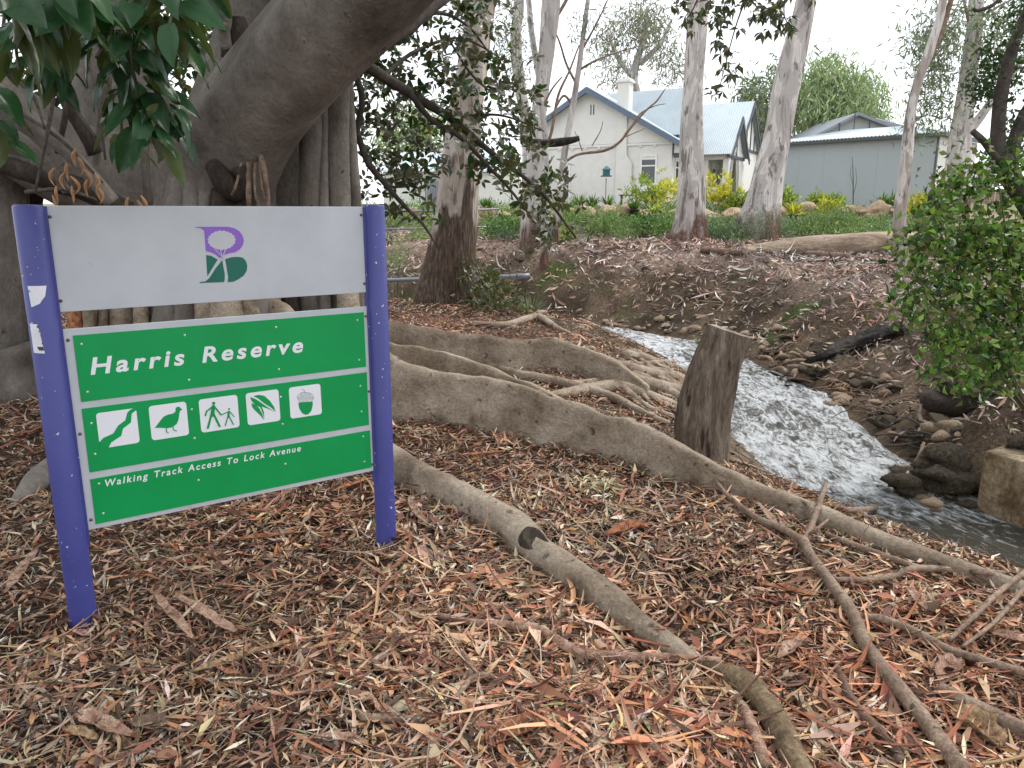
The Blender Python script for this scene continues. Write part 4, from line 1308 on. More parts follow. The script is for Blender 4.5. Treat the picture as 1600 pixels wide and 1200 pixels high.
# crown overhead, out of frame; its front spread over the near bank for shade
n = 42000
cz = np.vstack([rng.normal(0, 1, (n // 60, 3)) * [2.8, 2.2, .8] + [-2.2, 5.5, 7.0], rng.uniform(-1, 1, (n // 150, 3)) * [5.0, 4.2, .9] + [-1.8, 1.6, 6.3]])
ctr_ = np.repeat(cz, 30, 0) + rng.normal(0, .33, (len(cz) * 30, 3))
ctr_ = ctr_[ctr_[:, 2] > CAM_H + np.maximum(ctr_[:, 1], .5) * .36 + .2]
dd = sphere_dirs(len(ctr_)) + [0, 0, -.3]
V, T = leafset(ctr_, dd, rng.normal(0, .5, (len(ctr_), 3)) + UP, rng.uniform(.13, .2, len(ctr_)), rng.uniform(.06, .085, len(ctr_)))
tag(mk('crown', V, T, M['figleaf'], fig, col=np.repeat(pick(PAL_FIG, len(ctr_)), 5, 0)), None, kind='stuff')
# spray hanging in from the top, before the central gums
sp_ = thing('leafy_spray', 'dark fig leaf sprays hanging from the top edge before the central gums', 'branch', P(1150, -120, 8.5))
part_tube('twig', [(1120, -160, 8.6, .02), (1110, -60, 8.6, .014), (1085, 10, 8.6, .008), (1060, 45, 8.6, .004)], M['dark_branch'], sp_, 7, 20)
part_tube('twig', [(1190, -160, 8.6, .02), (1185, -60, 8.6, .014), (1150, 40, 8.6, .008), (1122, 145, 8.6, .004)], M['dark_branch'], sp_, 7, 20)
part_tube('twig', [(1240, -160, 8.6, .02), (1235, -60, 8.6, .012), (1225, 20, 8.6, .007), (1243, 50, 8.6, .004)], M['dark_branch'], sp_, 7, 20)
q_ = []
for cx, cy, s1, s2, n in ((1070, 15, 22, 22, 13), (1110, 20, 22, 25, 14), (1130, 70, 18, 30, 12), (1120, 140, 10, 10, 4), (1160, 10, 30, 14, 14), (1215, 12, 26, 14, 14), (1235, 40, 16, 14, 9), (1150, 110, 8, 20, 4), (1190, 45, 20, 20, 6), (1205, -10, 60, 12, 12)):
    for _ in range(n):
        q = P(cx + lr.normal(0, s1 * .6), cy + lr.normal(0, s2 * .6), lr.uniform(8.3, 8.9))
        for j in range(5):
            q_.append((q, unit(lr.normal(0, .6, 3) + [0, 0, -.5]), lr.uniform(.08, .13)))
V, T = leafset(np.array([a for a, _, _ in q_]), np.array([b for _, b, _ in q_]), lr.normal(0, .5, (len(q_), 3)) + [0, -.5, .6], [c for *_, c in q_], [c * .38 for *_, c in q_])
tag(mk('foliage', V, T, M['figleaf'], sp_, col=np.repeat(pick(PAL_FIG, len(q_)), 5, 0)), None, kind='stuff')

# ------------------------------------------------------------------ gum trees
def leaves_hang(cents, spread, per, L, ratio, pal, down=.8, lr_=None):
    c = np.repeat(np.asarray(cents), per, 0) + rng.normal(0, 1, (len(cents) * per, 3)) * spread
    d = sphere_dirs(len(c)) + [0, 0, -down]
    l = rng.uniform(L * .7, L * 1.25, len(c))
    V, T = leafset(c, d, rng.normal(0, 1, (len(c), 3)), l, l * ratio)
    return V, T, np.repeat(pick(pal, len(c), .22), 5, 0)


PAL_GUM = [(.10, .12, .075), (.14, .155, .10), (.075, .095, .06), (.18, .185, .12)]


def gum(name, label, rows, mat, group=None, flare=0, limbs=(), leaves=None, top=None, seed=0, rough=.05, seg=20, n=60):
    """rows: px, py, distance, width in photo pixels"""
    tr = [(*P(x, y, d), w * .5 * d / FOC) for x, y, d, w in rows]
    b = np.array(tr[0][:3])
    base = (b[0], b[1], gz(b[0], b[1]))
    t = thing(name, label, 'tree', base, group)
    if b[2] > base[2] - .15:
        tr = [(b[0] - .02, b[1], base[2] - .3, tr[0][3] * 1.15)] + tr
    mk('trunk', *tube(tr, seg, n, rough, 5 if flare else 0, flare, seed=seed), mat, t)
    for i, lb in enumerate(limbs):
        mk('limb', *tube([(*P(x, y, d), w * .5 * d / FOC) for x, y, d, w in lb], 9, 30, .06, seed=seed + i + 1), mat if lb[0][3] > 7 else M['bark_branch'], t)
    if leaves is not None:
        V, T, c = leaves
        tag(mk('crown', V, T, M['leaf'], t, col=c), None, kind='stuff')
    return t


def blobs(rows):
    """rows (px, py, d, spread px x, spread px y, n) -> clump centres"""
    o = []
    for x, y, d, sx, sy, n in rows:
        for _ in range(n):
            o.append(P(x + lr.normal(0, sx * .55), y + lr.normal(0, sy * .55), d + lr.normal(0, d * .03)))
    return np.array(o)


gum('gum_tree', 'thick rusty leaning gum tree at the left creek edge, beyond the sign', [(690, 476, 13, 92), (696, 440, 13, 80), (705, 395, 13, 72), (712, 330, 13, 64), (718, 270, 13, 60), (726, 190, 13, 52), (742, 70, 13, 43), (754, -10, 13, 40), (790, -260, 13, 34), (830, -600, 13, 24)],
    M['gumA'], 'tall gum trees', .05, limbs=([(790, -260, 13, 20), (900, -380, 12.5, 14), (1050, -480, 12, 8)],), leaves=leaves_hang(blobs([(830, -620, 13, 260, 120, 40), (1000, -500, 12, 120, 80, 20)]), .32, 26, .16, .16, PAL_GUM), seed=1, n=80)
gum('gum_tree', 'pale upright gum tree left of the house, rising through the fig leaves', [(828, 397, 18, 42), (829, 370, 18, 34), (832, 300, 18, 28), (838, 220, 18, 24), (846, 140, 18, 22), (857, 60, 18, 23), (864, -10, 18, 23), (875, -200, 18, 18), (880, -420, 18, 12)], M['gumB'], 'tall gum trees', .04,
    limbs=([(846, 140, 18, 10), (832, 60, 18, 9), (826, 0, 18, 8), (815, -90, 18, 6)], [(860, 40, 18, 6), (885, 0, 18, 5), (910, -60, 18, 4)]),
    leaves=leaves_hang(blobs([(880, -430, 18, 150, 100, 30), (785, 30, 17.5, 14, 40, 14), (800, 70, 17.5, 18, 40, 16), (815, 110, 17.5, 10, 30, 8), (905, 40, 18, 18, 30, 7)]), .2, 26, .15, .14, PAL_GUM), seed=2)
gum('gum_tree', 'slim cream gum trunk curving beside the pale upright gum', [(820, 395, 19.5, 18), (824, 250, 19.5, 16), (822, 190, 19.5, 17), (812, 130, 19.5, 17), (806, 60, 19.5, 17), (812, -10, 19.5, 15), (820, -200, 19.5, 9)], M['gumB'], 'tall gum trees', 0, seed=3,
    leaves=leaves_hang(blobs([(822, -230, 19.5, 70, 60, 16)]), .3, 20, .16, .15, PAL_GUM))
gum('gum_tree', 'thin bare branching gum in front of the house gable', [(863, 404, 18.2, 20), (866, 360, 18.2, 14), (872, 320, 18.2, 11), (880, 255, 18.2, 10), (888, 205, 18.2, 9.5), (896, 160, 18.2, 9), (904, 110, 18.2, 8), (912, 50, 18.2, 7), (920, -10, 18.2, 6), (935, -120, 18.2, 4)], M['gumC'], None, 0,
    limbs=([(884, 252, 18.1, 4), (905, 241, 18.0, 4), (945, 235, 17.9, 4.5), (968, 222, 17.8, 4), (985, 200, 17.7, 4), (1010, 172, 17.7, 3), (1026, 158, 17.7, 2.5), (1040, 138, 17.7, 1.5)],
           [(985, 200, 17.7, 2.5), (1000, 178, 17.7, 2), (1022, 166, 17.7, 1.4), (1040, 162, 17.7, 1)], [(895, 165, 18.2, 4), (880, 150, 18.2, 3.5), (862, 182, 18.2, 3)], [(904, 110, 18.2, 4), (930, 95, 18.1, 3), (970, 80, 18.0, 2), (1000, 72, 18.0, 1.2)],
           [(900, 130, 18.2, 4), (885, 100, 18.2, 3.4), (872, 60, 18.2, 2.6), (850, 20, 18.2, 1.6)], [(908, 80, 18.2, 4), (925, 50, 18.2, 3), (945, 10, 18.1, 2), (960, -30, 18.1, 1.4)], [(925, 228, 17.9, 1.8), (938, 205, 17.9, 1.4), (942, 190, 17.9, 1)],
           [(910, 236, 18.0, 2), (905, 222, 18.0, 1.4), (898, 205, 18.0, 1)], [(972, 216, 17.8, 1.6), (998, 205, 17.8, 1.2), (1008, 200, 17.8, .8)]), seed=4, seg=12,
    leaves=leaves_hang(blobs([(960, -60, 18.1, 40, 25, 8)]), .2, 14, .14, .15, PAL_GUM))
gum('gum_tree', 'second thin grey gum stem close behind the bare branching gum', [(851, 370, 17, 13), (853, 300, 17, 10), (853, 230, 17, 9), (847, 170, 17, 8), (842, 120, 17, 7), (846, 60, 17, 6), (850, -20, 17, 5)], M['gumC'], None, 0, seed=5, seg=10,
    limbs=([(853, 230, 17, 5), (862, 205, 17, 4.5), (872, 150, 17, 4), (890, 110, 17, 3), (905, 70, 17, 2)], [(847, 170, 17, 4), (862, 140, 17, 3), (878, 120, 17, 2)]))
bl = thing('broken_limb', 'short dark broken limb jutting out left of the house', 'branch', P(842, 222, 14))
v, f = tube([(*P(815, 222, 14.2), .055), (*P(845, 224, 14), .075), (*P(875, 222, 13.9), .07), (*P(893, 219, 13.8), .06), (*P(905, 216, 13.8), .045)], 10, 22, .12, seed=9)
mk('wood', v, f, M['black_log'], bl)
gum('gum_tree', 'straight grey gum trunk in the middle, before the house porch', [(1076, 381, 20, 78), (1078, 362, 20, 58), (1080, 330, 20, 44), (1081, 280, 20, 39), (1081, 200, 20, 33), (1085, 110, 20, 29), (1089, 40, 20, 29), (1092, -20, 20, 29), (1100, -250, 20, 22), (1105, -450, 20, 14)],
    M['gumC'], 'tall gum trees', .05, seed=6, n=80, limbs=([(1100, -250, 20, 12), (1200, -360, 20, 8), (1300, -420, 20, 5)],), leaves=leaves_hang(blobs([(1110, -480, 20, 150, 90, 36), (1300, -420, 20, 60, 40, 10)]), .32, 24, .17, .16, PAL_GUM))
gum('gum_tree', 'leaning gum trunk with peeling patches beside the grey shed', [(1183, 352, 21, 68), (1190, 325, 21, 56), (1196, 300, 21, 50), (1203, 265, 21, 45), (1214, 220, 21, 40), (1227, 150, 21, 38), (1240, 85, 21, 36), (1256, 20, 21, 30), (1264, -20, 21, 28), (1310, -240, 21, 20), (1330, -420, 21, 12)],
    M['gumC'], 'tall gum trees', .05, seed=7, n=80, leaves=leaves_hang(blobs([(1330, -440, 21, 150, 80, 32)]), .32, 24, .17, .16, PAL_GUM))
gum('gum_tree', 'slender bent gum stem standing on the far bank before the shed', [(1413, 419, 13, 25), (1409, 400, 13, 21), (1405, 350, 13, 19), (1411, 290, 13, 18), (1417, 240, 13, 17), (1423, 175, 13, 14), (1435, 125, 13, 13), (1447, 95, 13, 13), (1458, 62, 13, 13), (1468, 30, 13, 11), (1474, -10, 13, 11), (1485, -200, 13, 7)],
    M['gumD'], 'tall gum trees', 0, seed=8, seg=12, limbs=([(1440, 118, 13, 6), (1462, 70, 13, 8), (1480, 20, 13, 8), (1492, -20, 13, 7), (1530, -160, 13, 5)],), leaves=leaves_hang(blobs([(1490, -220, 13, 60, 40, 12)]), .25, 20, .15, .16, PAL_GUM))
gum('gum_tree', 'whitish gum trunk at the right edge, beyond the shed', [(1494, 300, 27, 40), (1498, 240, 27, 33), (1506, 170, 27, 26), (1514, 110, 27, 23), (1521, 60, 27, 22), (1526, 0, 27, 20), (1532, -150, 27, 15), (1540, -300, 27, 9)], M['gumB'], 'tall gum trees', 0, seed=10,
    limbs=([(1505, 215, 27, 16), (1530, 185, 27, 13), (1555, 150, 27, 11), (1585, 110, 27, 9), (1640, 40, 27, 6)], [(1514, 38, 27, 4), (1508, 10, 27, 4), (1500, -30, 27, 3)], [(1530, 30, 27, 3), (1560, 10, 27, 3), (1600, -10, 27, 2)]),
    leaves=leaves_hang(blobs([(1455, 60, 27, 34, 40, 34), (1460, 130, 27, 26, 50, 40), (1480, 40, 26, 30, 40, 20), (1570, 40, 26, 40, 40, 36), (1445, 190, 28, 16, 24, 8), (1550, 90, 26, 30, 30, 12)]), .34, 26, .30, .16, [(.17, .19, .135), (.22, .235, .175), (.12, .14, .10)]))
dt = thing('dark_tree', 'dark branching tree trunk rising from the right edge above the shrub', 'tree', (4.9, 6.6, gz(4.9, 6.6)))
for nm, rows in (('trunk', [(1700, 520, 6.9, .11), (1650, 400, 7.0, .1), (1610, 325, 7, .09), (1582, 280, 7, .085), (1566, 248, 7, .08)]), ('limb', [(1568, 255, 7, .075), (1560, 230, 7, .062), (1560, 190, 7, .058), (1566, 140, 7, .055), (1578, 90, 7, .05), (1592, 50, 7, .045), (1625, -30, 7, .035)]),
                 ('limb', [(1575, 262, 7, .07), (1584, 225, 7.05, .06), (1600, 180, 7.1, .05), (1640, 120, 7.2, .04)]), ('limb', [(1578, 275, 7, .05), (1555, 245, 6.95, .035), (1538, 222, 6.9, .03), (1520, 205, 6.88, .026)]), ('limb', [(1520, 14, 7, .012), (1530, 16, 7, .016), (1555, 5, 7, .016), (1590, -30, 7, .014)])):
    part_tube(nm, rows, M['dark_branch'], dt, 14, 34, .07, seed=len(nm))
V, T, c = leaves_hang(blobs([(1560, 110, 7.3, 30, 40, 16), (1585, 60, 7.3, 25, 40, 10), (1535, 140, 7.3, 22, 12, 12), (1590, 190, 7.3, 20, 40, 10), (1570, 250, 7.2, 25, 30, 10), (1650, 20, 7.3, 60, 80, 60)]), .07, 24, .055, .5, [(.03, .055, .02), (.045, .08, .028), (.06, .10, .03)], .3)
tag(mk('crown', V, T, M['leaf'], dt, col=c), None, kind='stuff')

# background trees
def back_tree(name, label, base, trunk, bl, L, ratio, pal, down, spread, per):
    t = thing(name, label, 'tree', base, 'trees behind the houses')
    for i, q in enumerate(trunk):
        mk('trunk' if i == 0 else 'limb', *tube([(*P(x, y, d), r) for x, y, d, r in q], 8, 20, .08, seed=i), M['gumC'], t)
    V, T, c = leaves_hang(blobs(bl), spread, per, L, ratio, pal, down)
    tag(mk('crown', V, T, M['leaf'], t, col=c), None, kind='stuff')


PAL_BK = [(.13, .16, .09), (.17, .20, .12), (.10, .125, .075)]
back_tree('weeping_tree', 'light green weeping tree behind the grey shed', P(1285, 300, 62), [[(1278, 300, 62, .5), (1280, 210, 62, .4), (1290, 150, 62, .3), (1310, 110, 62, .15)], [(1280, 205, 62, .25), (1250, 170, 62, .2), (1225, 140, 62, .1)], [(1282, 200, 62, .25), (1330, 165, 62, .18), (1360, 140, 62, .1)]],
          [(1290, 115, 62, 26, 20, 55), (1265, 150, 62, 34, 26, 75), (1300, 165, 62, 36, 26, 75), (1345, 140, 62, 26, 20, 55), (1355, 170, 62, 24, 24, 45), (1250, 190, 62, 20, 26, 40), (1325, 185, 62, 30, 18, 40)], .75, .16, [(.26, .32, .18), (.32, .37, .22), (.19, .24, .13)], 1.1, .6, 17)  # leaf palette paled, distance haze put into the colour
back_tree('gum_tree', 'greyish gum crown above the house chimney', P(1000, 300, 56), [[(1000, 300, 56, .45), (995, 160, 56, .35), (990, 120, 56, .3), (1005, 60, 56, .2), (1012, 10, 56, .1)], [(992, 125, 56, .2), (965, 90, 56, .15), (950, 50, 56, .08)], [(1000, 100, 56, .2), (1030, 70, 56, .15), (1050, 30, 56, .08)]],
          [(950, 70, 56, 22, 30, 22), (985, 40, 56, 30, 25, 28), (1020, 50, 56, 26, 30, 28), (1045, 85, 56, 20, 18, 14), (960, 115, 56, 18, 16, 12), (1055, 110, 56, 16, 16, 10), (1010, 20, 56, 20, 14, 12)], .55, .14, [(.17, .165, .12), (.21, .20, .155), (.13, .125, .095)], .9, .6, 24)
back_tree('gum_tree', 'green gum crown between the house and the leaning trunk', P(1190, 300, 58), [[(1190, 300, 58, .4), (1188, 180, 58, .3), (1190, 140, 58, .15)]], [(1175, 145, 58, 22, 14, 24), (1195, 180, 58, 22, 25, 40), (1215, 120, 58, 14, 25, 16), (1190, 215, 58, 18, 16, 20)], .6, .18, PAL_BK, .9, .6, 24)
back_tree('gum_tree', 'hazy light green tree left of the rusty gum', P(650, 300, 45), [[(650, 300, 45, .3), (648, 230, 45, .25), (655, 190, 45, .12)]], [(650, 200, 45, 30, 26, 40), (630, 240, 45, 20, 20, 20), (680, 225, 45, 18, 20, 22), (610, 205, 45, 25, 25, 16)], .5, .18, [(.24, .29, .14), (.19, .24, .12), (.29, .32, .17)], .9, .5, 24)

# ------------------------------------------------------------------ stump, logs, pipe
def loft(rings):
    n = len(rings[0])
    V = np.vstack(rings)
    F = [(i * n + j, i * n + (j + 1) % n, (i + 1) * n + (j + 1) % n, (i + 1) * n + j) for i in range(len(rings) - 1) for j in range(n)]
    return V, F, n


st_b = G(1092, 722)
st_b[1] += .12
st = thing('tree_stump', 'leaning grey weathered stump standing upright by the creek', 'stump', (st_b[0], st_b[1], gz(*st_b[:2])))
d_s = float(st_b[1])
rings = []
th = np.linspace(0, 2 * math.pi, 72, endpoint=False)
rows = [(1084, 760, 104), (1088, 715, 90), (1092, 670, 82), (1099, 625, 78), (1109, 588, 75), (1124, 550, 71), (1138, 516, 66)]
rr_ = spline(np.array(rows), 30)
for i, (x, y, w) in enumerate(rr_):
    c_ = P(x, y, d_s)
    r = w * .5 * d_s / FOC
    k_ = r * (1 + .13 * np.cos(3 * th + .5 + i * .02) + .06 * np.cos(7 * th + i * .06) + .035 * np.cos(13 * th + i * .1) + .28 * fbm(np.cos(th) * 2.5 + 3, np.sin(th) * 2.5 + i * .12, 4))
    tz = 0 if i < 22 else (i - 21) / 8 * 1.0
    ring = np.stack([c_[0] + k_ * np.cos(th), c_[1] + k_ * np.sin(th), np.full(72, c_[2]) - tz * k_ * np.cos(th) * .32], 1)
    rings.append(ring)
top_ = rings[-1]
inner = top_.mean(0) + (top_ - top_.mean(0)) * .8 + [0, 0, -.012]
inner2 = top_.mean(0) + (top_ - top_.mean(0)) * .25 + [0, 0, -.035]
V, F, n_ = loft(rings)
sbody = mk('wood', V, F, M['stump'], st)
V, F, n_ = loft([top_, inner, inner2])
F.append(tuple(2 * n_ + j for j in range(n_)))
mk('cut_top', V, F, M['cutwood'], st)
lg = thing('fallen_log', 'long bleached fallen log lying before the garden shrubs', 'log', (7.0, 16.5, gz(7.0, 16.5)))
lp = []
for x, y, d, w in ((1160, 397, 16.5, 20), (1185, 394, 16.6, 27), (1240, 388, 16.7, 31), (1300, 383, 16.8, 33), (1360, 380, 16.9, 34), (1400, 379, 17.0, 34), (1440, 379, 17.0, 32), (1480, 380, 17.0, 28)):
    q = P(x, y, d)
    lp.append((*q, w * .5 * d / FOC))
mk('wood', *tube(lp, 18, 50, .08, seed=6), M['log'], lg)
lg2 = thing('small_log', 'short dark log lying just below the bleached log', 'log', G(1300, 407))
mk('wood', *tube(gpath([(1258, 402, 5), (1280, 404, 6), (1322, 408, 6)], .8), 10, 20, .12), M['bark_brown'], lg2)
lg3 = thing('small_log', 'thin brown log end left of the bleached log', 'log', G(1130, 398))
mk('wood', *tube(gpath([(1095, 394, 4), (1125, 397, 5), (1160, 400, 5)], .8), 10, 20, .12), M['bark_brown'], lg3)
bk = thing('blackened_log', 'blackened log slanting down the far bank towards the water', 'log', G(1350, 545))
mk('wood', *tube(gpath([(1262, 571, 5), (1290, 562, 8), (1320, 552, 10), (1352, 541, 11), (1385, 530, 10), (1412, 521, 8)], .8), 18, 60, .45, 4, .08, freq=6, seed=4), M['black_log'], bk)
pz = P(700, 436, 15.0)
pi_ = thing('creek_pipe', 'grey metal pipe crossing the creek behind the rusty gum', 'pipe', P(640, 440, 15))
mk('barrel', *tube([(*P(480, 440, 15), .042), (*P(610, 438, 15), .042), (*P(700, 435, 15), .042), (*P(828, 431, 15), .042)], 14, 20), M['steel'], pi_)
mk('pipe_joint', *tube([(*P(806, 431.5, 15), .05), (*P(828, 431, 15), .05)], 14, 3), M['steel'], pi_)
for i, (a, b, y) in enumerate((((600, 331), (780, 327), 24), ((600, 358), (790, 354), 22))):
    rl = thing('garden_rail', ('upper' if i == 0 else 'lower') + ' grey pipe rail along the garden edge left of the house', 'rail', P(700, y + 300, y))
    mk('bar', *tube([(*P(*a, y), .03), (*P(*b, y), .03)], 10, 3), M['steel'], rl)
    for x_ in (605, 690, 775):
        q = P(x_, a[1] - (a[1] - b[1]) * .5, y)
        mk('support', *tube([(*q, .022), (q[0], q[1], gz(q[0], q[1]) - .1, .022)], 8, 3), M['steel'], rl)
sb = thing('broken_stub', 'small dark broken stub on the far bank', 'stump', G(962, 486))
mk('wood', *tube([(*(G(962, 488) - [0, 0, .1]), .09), (*(G(962, 488) + [0, 0, .1]), .075), (*(G(962, 488) + [.03, 0, .32]), .05)], 10, 12, .25, seed=3), M['bark_brown'], sb)

# ------------------------------------------------------------------ stones and creek furniture
def rock_mesh(name, seed, mat, sub=3, amp=.35, flat_=.7):
    bm = bmesh.new()
    bmesh.ops.create_icosphere(bm, subdivisions=sub, radius=1)
    r_ = np.random.default_rng(seed)
    o_ = r_.random(3) * 50
    for v in bm.verts:
        p = np.array(v.co)
        k_ = 1 + amp * (float(fbm(np.array(p[0] * 1.1 + o_[0]), np.array(p[1] * 1.1 + p[2] * .8 + o_[1]), 3)) + float(fbm(np.array(p[2] * 1.2 + o_[2]), np.array(p[0] * .9 + o_[0]), 3)))
        v.co = Vector(p * k_ * [1, .85, flat_])
    me = bpy.data.meshes.new(name)
    bm.to_mesh(me)
    bm.free()
    me.polygons.foreach_set('use_smooth', np.ones(len(me.polygons), bool))
    me.materials.append(mat)
    return me


RM = {k_: [rock_mesh('rock', s + i * 10, M[k_], 2 if k_ == 'creekstone' else 3, 1.0 if k_ == 'mossrock' else .6, .65) for s in range(5)] for i, k_ in enumerate(('rock', 'creekstone', 'mossrock', 'shade_bark'))}


def put_rock(name, label, cat, pos, size, kind, group=None, k=0):
    o = bpy.data.objects.new(name, RM[kind][k % 5])
    COL.objects.link(o)
    o.location = tuple(float(v) for v in pos)
    o.rotation_euler = (lr.normal(0, .2), lr.normal(0, .2), lr.uniform(0, 6.28))
    s = size if np.ndim(size) else (size * lr.uniform(.8, 1.25), size * lr.uniform(.8, 1.2), size * lr.uniform(.7, 1.1))
    o.scale = s
    return tag(o, label, cat, group)


# rubble along the far waterline
for i in range(190):
    x_ = lr.uniform(1080, 1500)
    y_ = np.interp(x_, [1080, 1180, 1340, 1420, 1500], [540, 572, 640, 690, 720]) + lr.normal(-30, 30)
    q = G(x_, y_)
    d_, hw_, _ = creek_dist(q[0], q[1])
    if d_[0] < 0 or abs(d_[0]) < hw_[0] - .1:
        continue
    put_rock('creek_stone', 'rounded brown stone in the waterline rubble ' + ('behind the stump' if x_ < 1180 else 'below the blackened log' if x_ < 1300 else 'at the bend of the rapids' if x_ < 1410 else 'under the leafy shrub'), 'stone', q + [0, 0, .01], (.025 + .13 * lr.random() ** 2.5) * np.array([lr.uniform(.8, 1.4), lr.uniform(.7, 1.1), lr.uniform(.5, .9)]), 'creekstone' if i % 3 else 'mossrock', 'stones of the far creek bank', i)
for i in range(45):
    x_ = lr.uniform(900, 1120)
    q = G(x_, np.interp(x_, [900, 1120], [505, 530]) + lr.normal(0, 12))
    put_rock('creek_stone', 'brown pebble in the stony patch of the far bank, left of the stump', 'stone', q, lr.uniform(.04, .10), 'creekstone', 'stones of the far creek bank beyond the stump', i)
for x_, y_, s, lb in ((1150, 636, .045, 'dark stone breaking the rapids beside the stump'), (1375, 685, .04, 'dark wet stone at the right edge of the rapids'), (1250, 606, .06, 'orange rounded stone at the head of the debris')):
    r = ray(x_, y_)
    t_ = (CAM_H - float(water_level(7.5))) / -r[2]
    q = np.array([0, 0, CAM_H]) + r * t_
    put_rock('wet_stone', lb, 'stone', q, (s * 1.6, s, s * .8), 'creekstone' if 'orange' in lb else 'mossrock', None, int(x_))
put_rock('mossy_boulder', 'low mossy boulder at the waterline before the concrete block', 'boulder', G(1455, 745) * [1, 1, 0] + [0, .1, -.86], (.2, .16, .1), 'mossrock', None, 1)
put_rock('mossy_boulder', 'flat mossy rock nosing into the rapids left of the low boulder', 'boulder', P(1415, 742, 6.3) * [1, 1, 0] + [0, 0, -.83], (.22, .17, .13), 'mossrock', None, 3)
put_rock('mossy_boulder', 'lumpy brown rock behind the low mossy boulder', 'boulder', P(1470, 715, 6.6) * [1, 1, 0] + [0, 0, -.72], (.26, .2, .2), 'mossrock', None, 0)
put_rock('mossy_boulder', 'second mossy boulder against the concrete block', 'boulder', np.array([3.75, 6.35, -.80]), (.24, .22, .2), 'mossrock', None, 2)
for i in range(16):
    x_, y_ = lr.uniform(3.45, 4.0), lr.uniform(5.9, 7.0)
    put_rock('creek_stone', 'small mossy stone packed around the boulders by the concrete block', 'stone', (x_, y_, max(gz(x_, y_), -.93) + .02), lr.uniform(.04, .1), 'mossrock' if i % 2 else 'creekstone', 'stones around the mossy boulders', i)
put_rock('small_boulder', 'pale rounded stone low at the tip of the mossy boulder', 'stone', P(1455, 782, 5.75) + [0, 0, -.02], (.09, .07, .06), 'creekstone', None, 3)
cb = thing('concrete_block', 'stained tan concrete block standing in the water at right', 'block', (4.3, 5.85, -1.2))
c0 = P(1537, 705, 6.0)
top_z = float(c0[2])
x0_, y0_ = float(c0[0]), 6.0
q_ = [(x0_, y0_), (x0_ + .28, y0_ - .55), (x0_ + 1.5, y0_ + .1), (x0_ + 1.2, y0_ + .7)]
V = [(*a, top_z + .015 * i) for i, a in enumerate(q_)] + [(*a, -1.35) for a in q_]
o = mk('block', V, [(3, 2, 1, 0)[::-1], (0, 4, 5, 1)[::-1], (1, 5, 6, 2)[::-1], (2, 6, 7, 3)[::-1], (3, 7, 4, 0)[::-1], (4, 5, 6, 7)[::-1]], M['concrete'], cb, False)
bm_ = bmesh.new(); bm_.from_mesh(o.data); bmesh.ops.recalc_face_normals(bm_, faces=bm_.faces[:]); bm_.to_mesh(o.data); bm_.free()
bevel(o, .015, 2)
put_rock('grey_stone', 'grey green stone resting on top of the concrete block', 'stone', np.array([x0_ + .42, y0_ + .05, top_z + .09]), (.16, .15, .14), 'mossrock', None, 4)
# dark lump added to stand for the shaded hollow of the undercut bank
put_rock('shaded_hollow_lump', 'dark lump standing in for the shaded hollow beneath the shrub', 'shade stand-in', np.array([4.95, 7.75, -.5]), (.7, .45, .38), 'shade_bark', None, 0)

# driftwood heaps
def heap(name, label, px, py, n, L, r, mat, up=.3, spread=20):
    b = G(px, py)
    t = thing(name, label, 'driftwood', b)
    for i in range(n):
        q = G(px + lr.normal(0, spread), py + lr.normal(0, spread * .4))
        a = lr.uniform(0, 6.28)
        d = unit([math.cos(a), math.sin(a), lr.uniform(-.2, up)])
        l = L * lr.uniform(.5, 1.3)
        k_ = unit(lr.normal(0, 1, 3)) * l * .15
        mk('stick', *tube([(*(q + [0, 0, .02]), r), (*(q + d * l * .5 + k_ + [0, 0, .04]), r * .9), (*(q + d * l + [0, 0, .03]), r * .45)], 7, 9, .15, seed=i), M[mat], t)


heap('driftwood_heap', 'tangle of bleached driftwood caught at the head of the rapids', 1255, 570, 16, .32, .026, 'log', .5, 26)
heap('driftwood_heap', 'dark wet sticks under the bleached driftwood tangle', 1245, 592, 14, .35, .022, 'black_log', .2, 34)
for i_, (x_, y_, w_) in enumerate(((1180, 560, 'behind the stump'), (1290, 615, 'below the driftwood tangle'), (1345, 630, 'right of the straw root tuft'), (1410, 640, 'on the stony slope under the shrub'), (1130, 530, 'at the waterline left of the stump'), (1230, 520, 'above the blackened log foot'), (1340, 500, 'above the blackened log'), (1100, 470, 'on the upper far bank'))):
    heap('root_tangle', 'thin exposed root tangle ' + w_, x_, y_, 14, .45, .008, 'bark_branch' if i_ % 2 else 'bark_brown', .15, 26)
heap('root_tuft', 'straw coloured root tuft hanging at the far waterline', 1325, 608, 26, .2, .006, 'bark_tan', .2, 10)
heap('driftwood_heap', 'dark sticks lodged at the right edge of the rapids', 1385, 665, 9, .28, .022, 'black_log', .2, 16)
heap('driftwood_heap', 'small pale root tangle beneath the broken stub', 965, 515, 9, .3, .014, 'log', .3, 14)
heap('driftwood_heap', 'dark root snag between the mossy boulders', 1440, 690, 12, .3, .014, 'dark_branch', .2, 18)

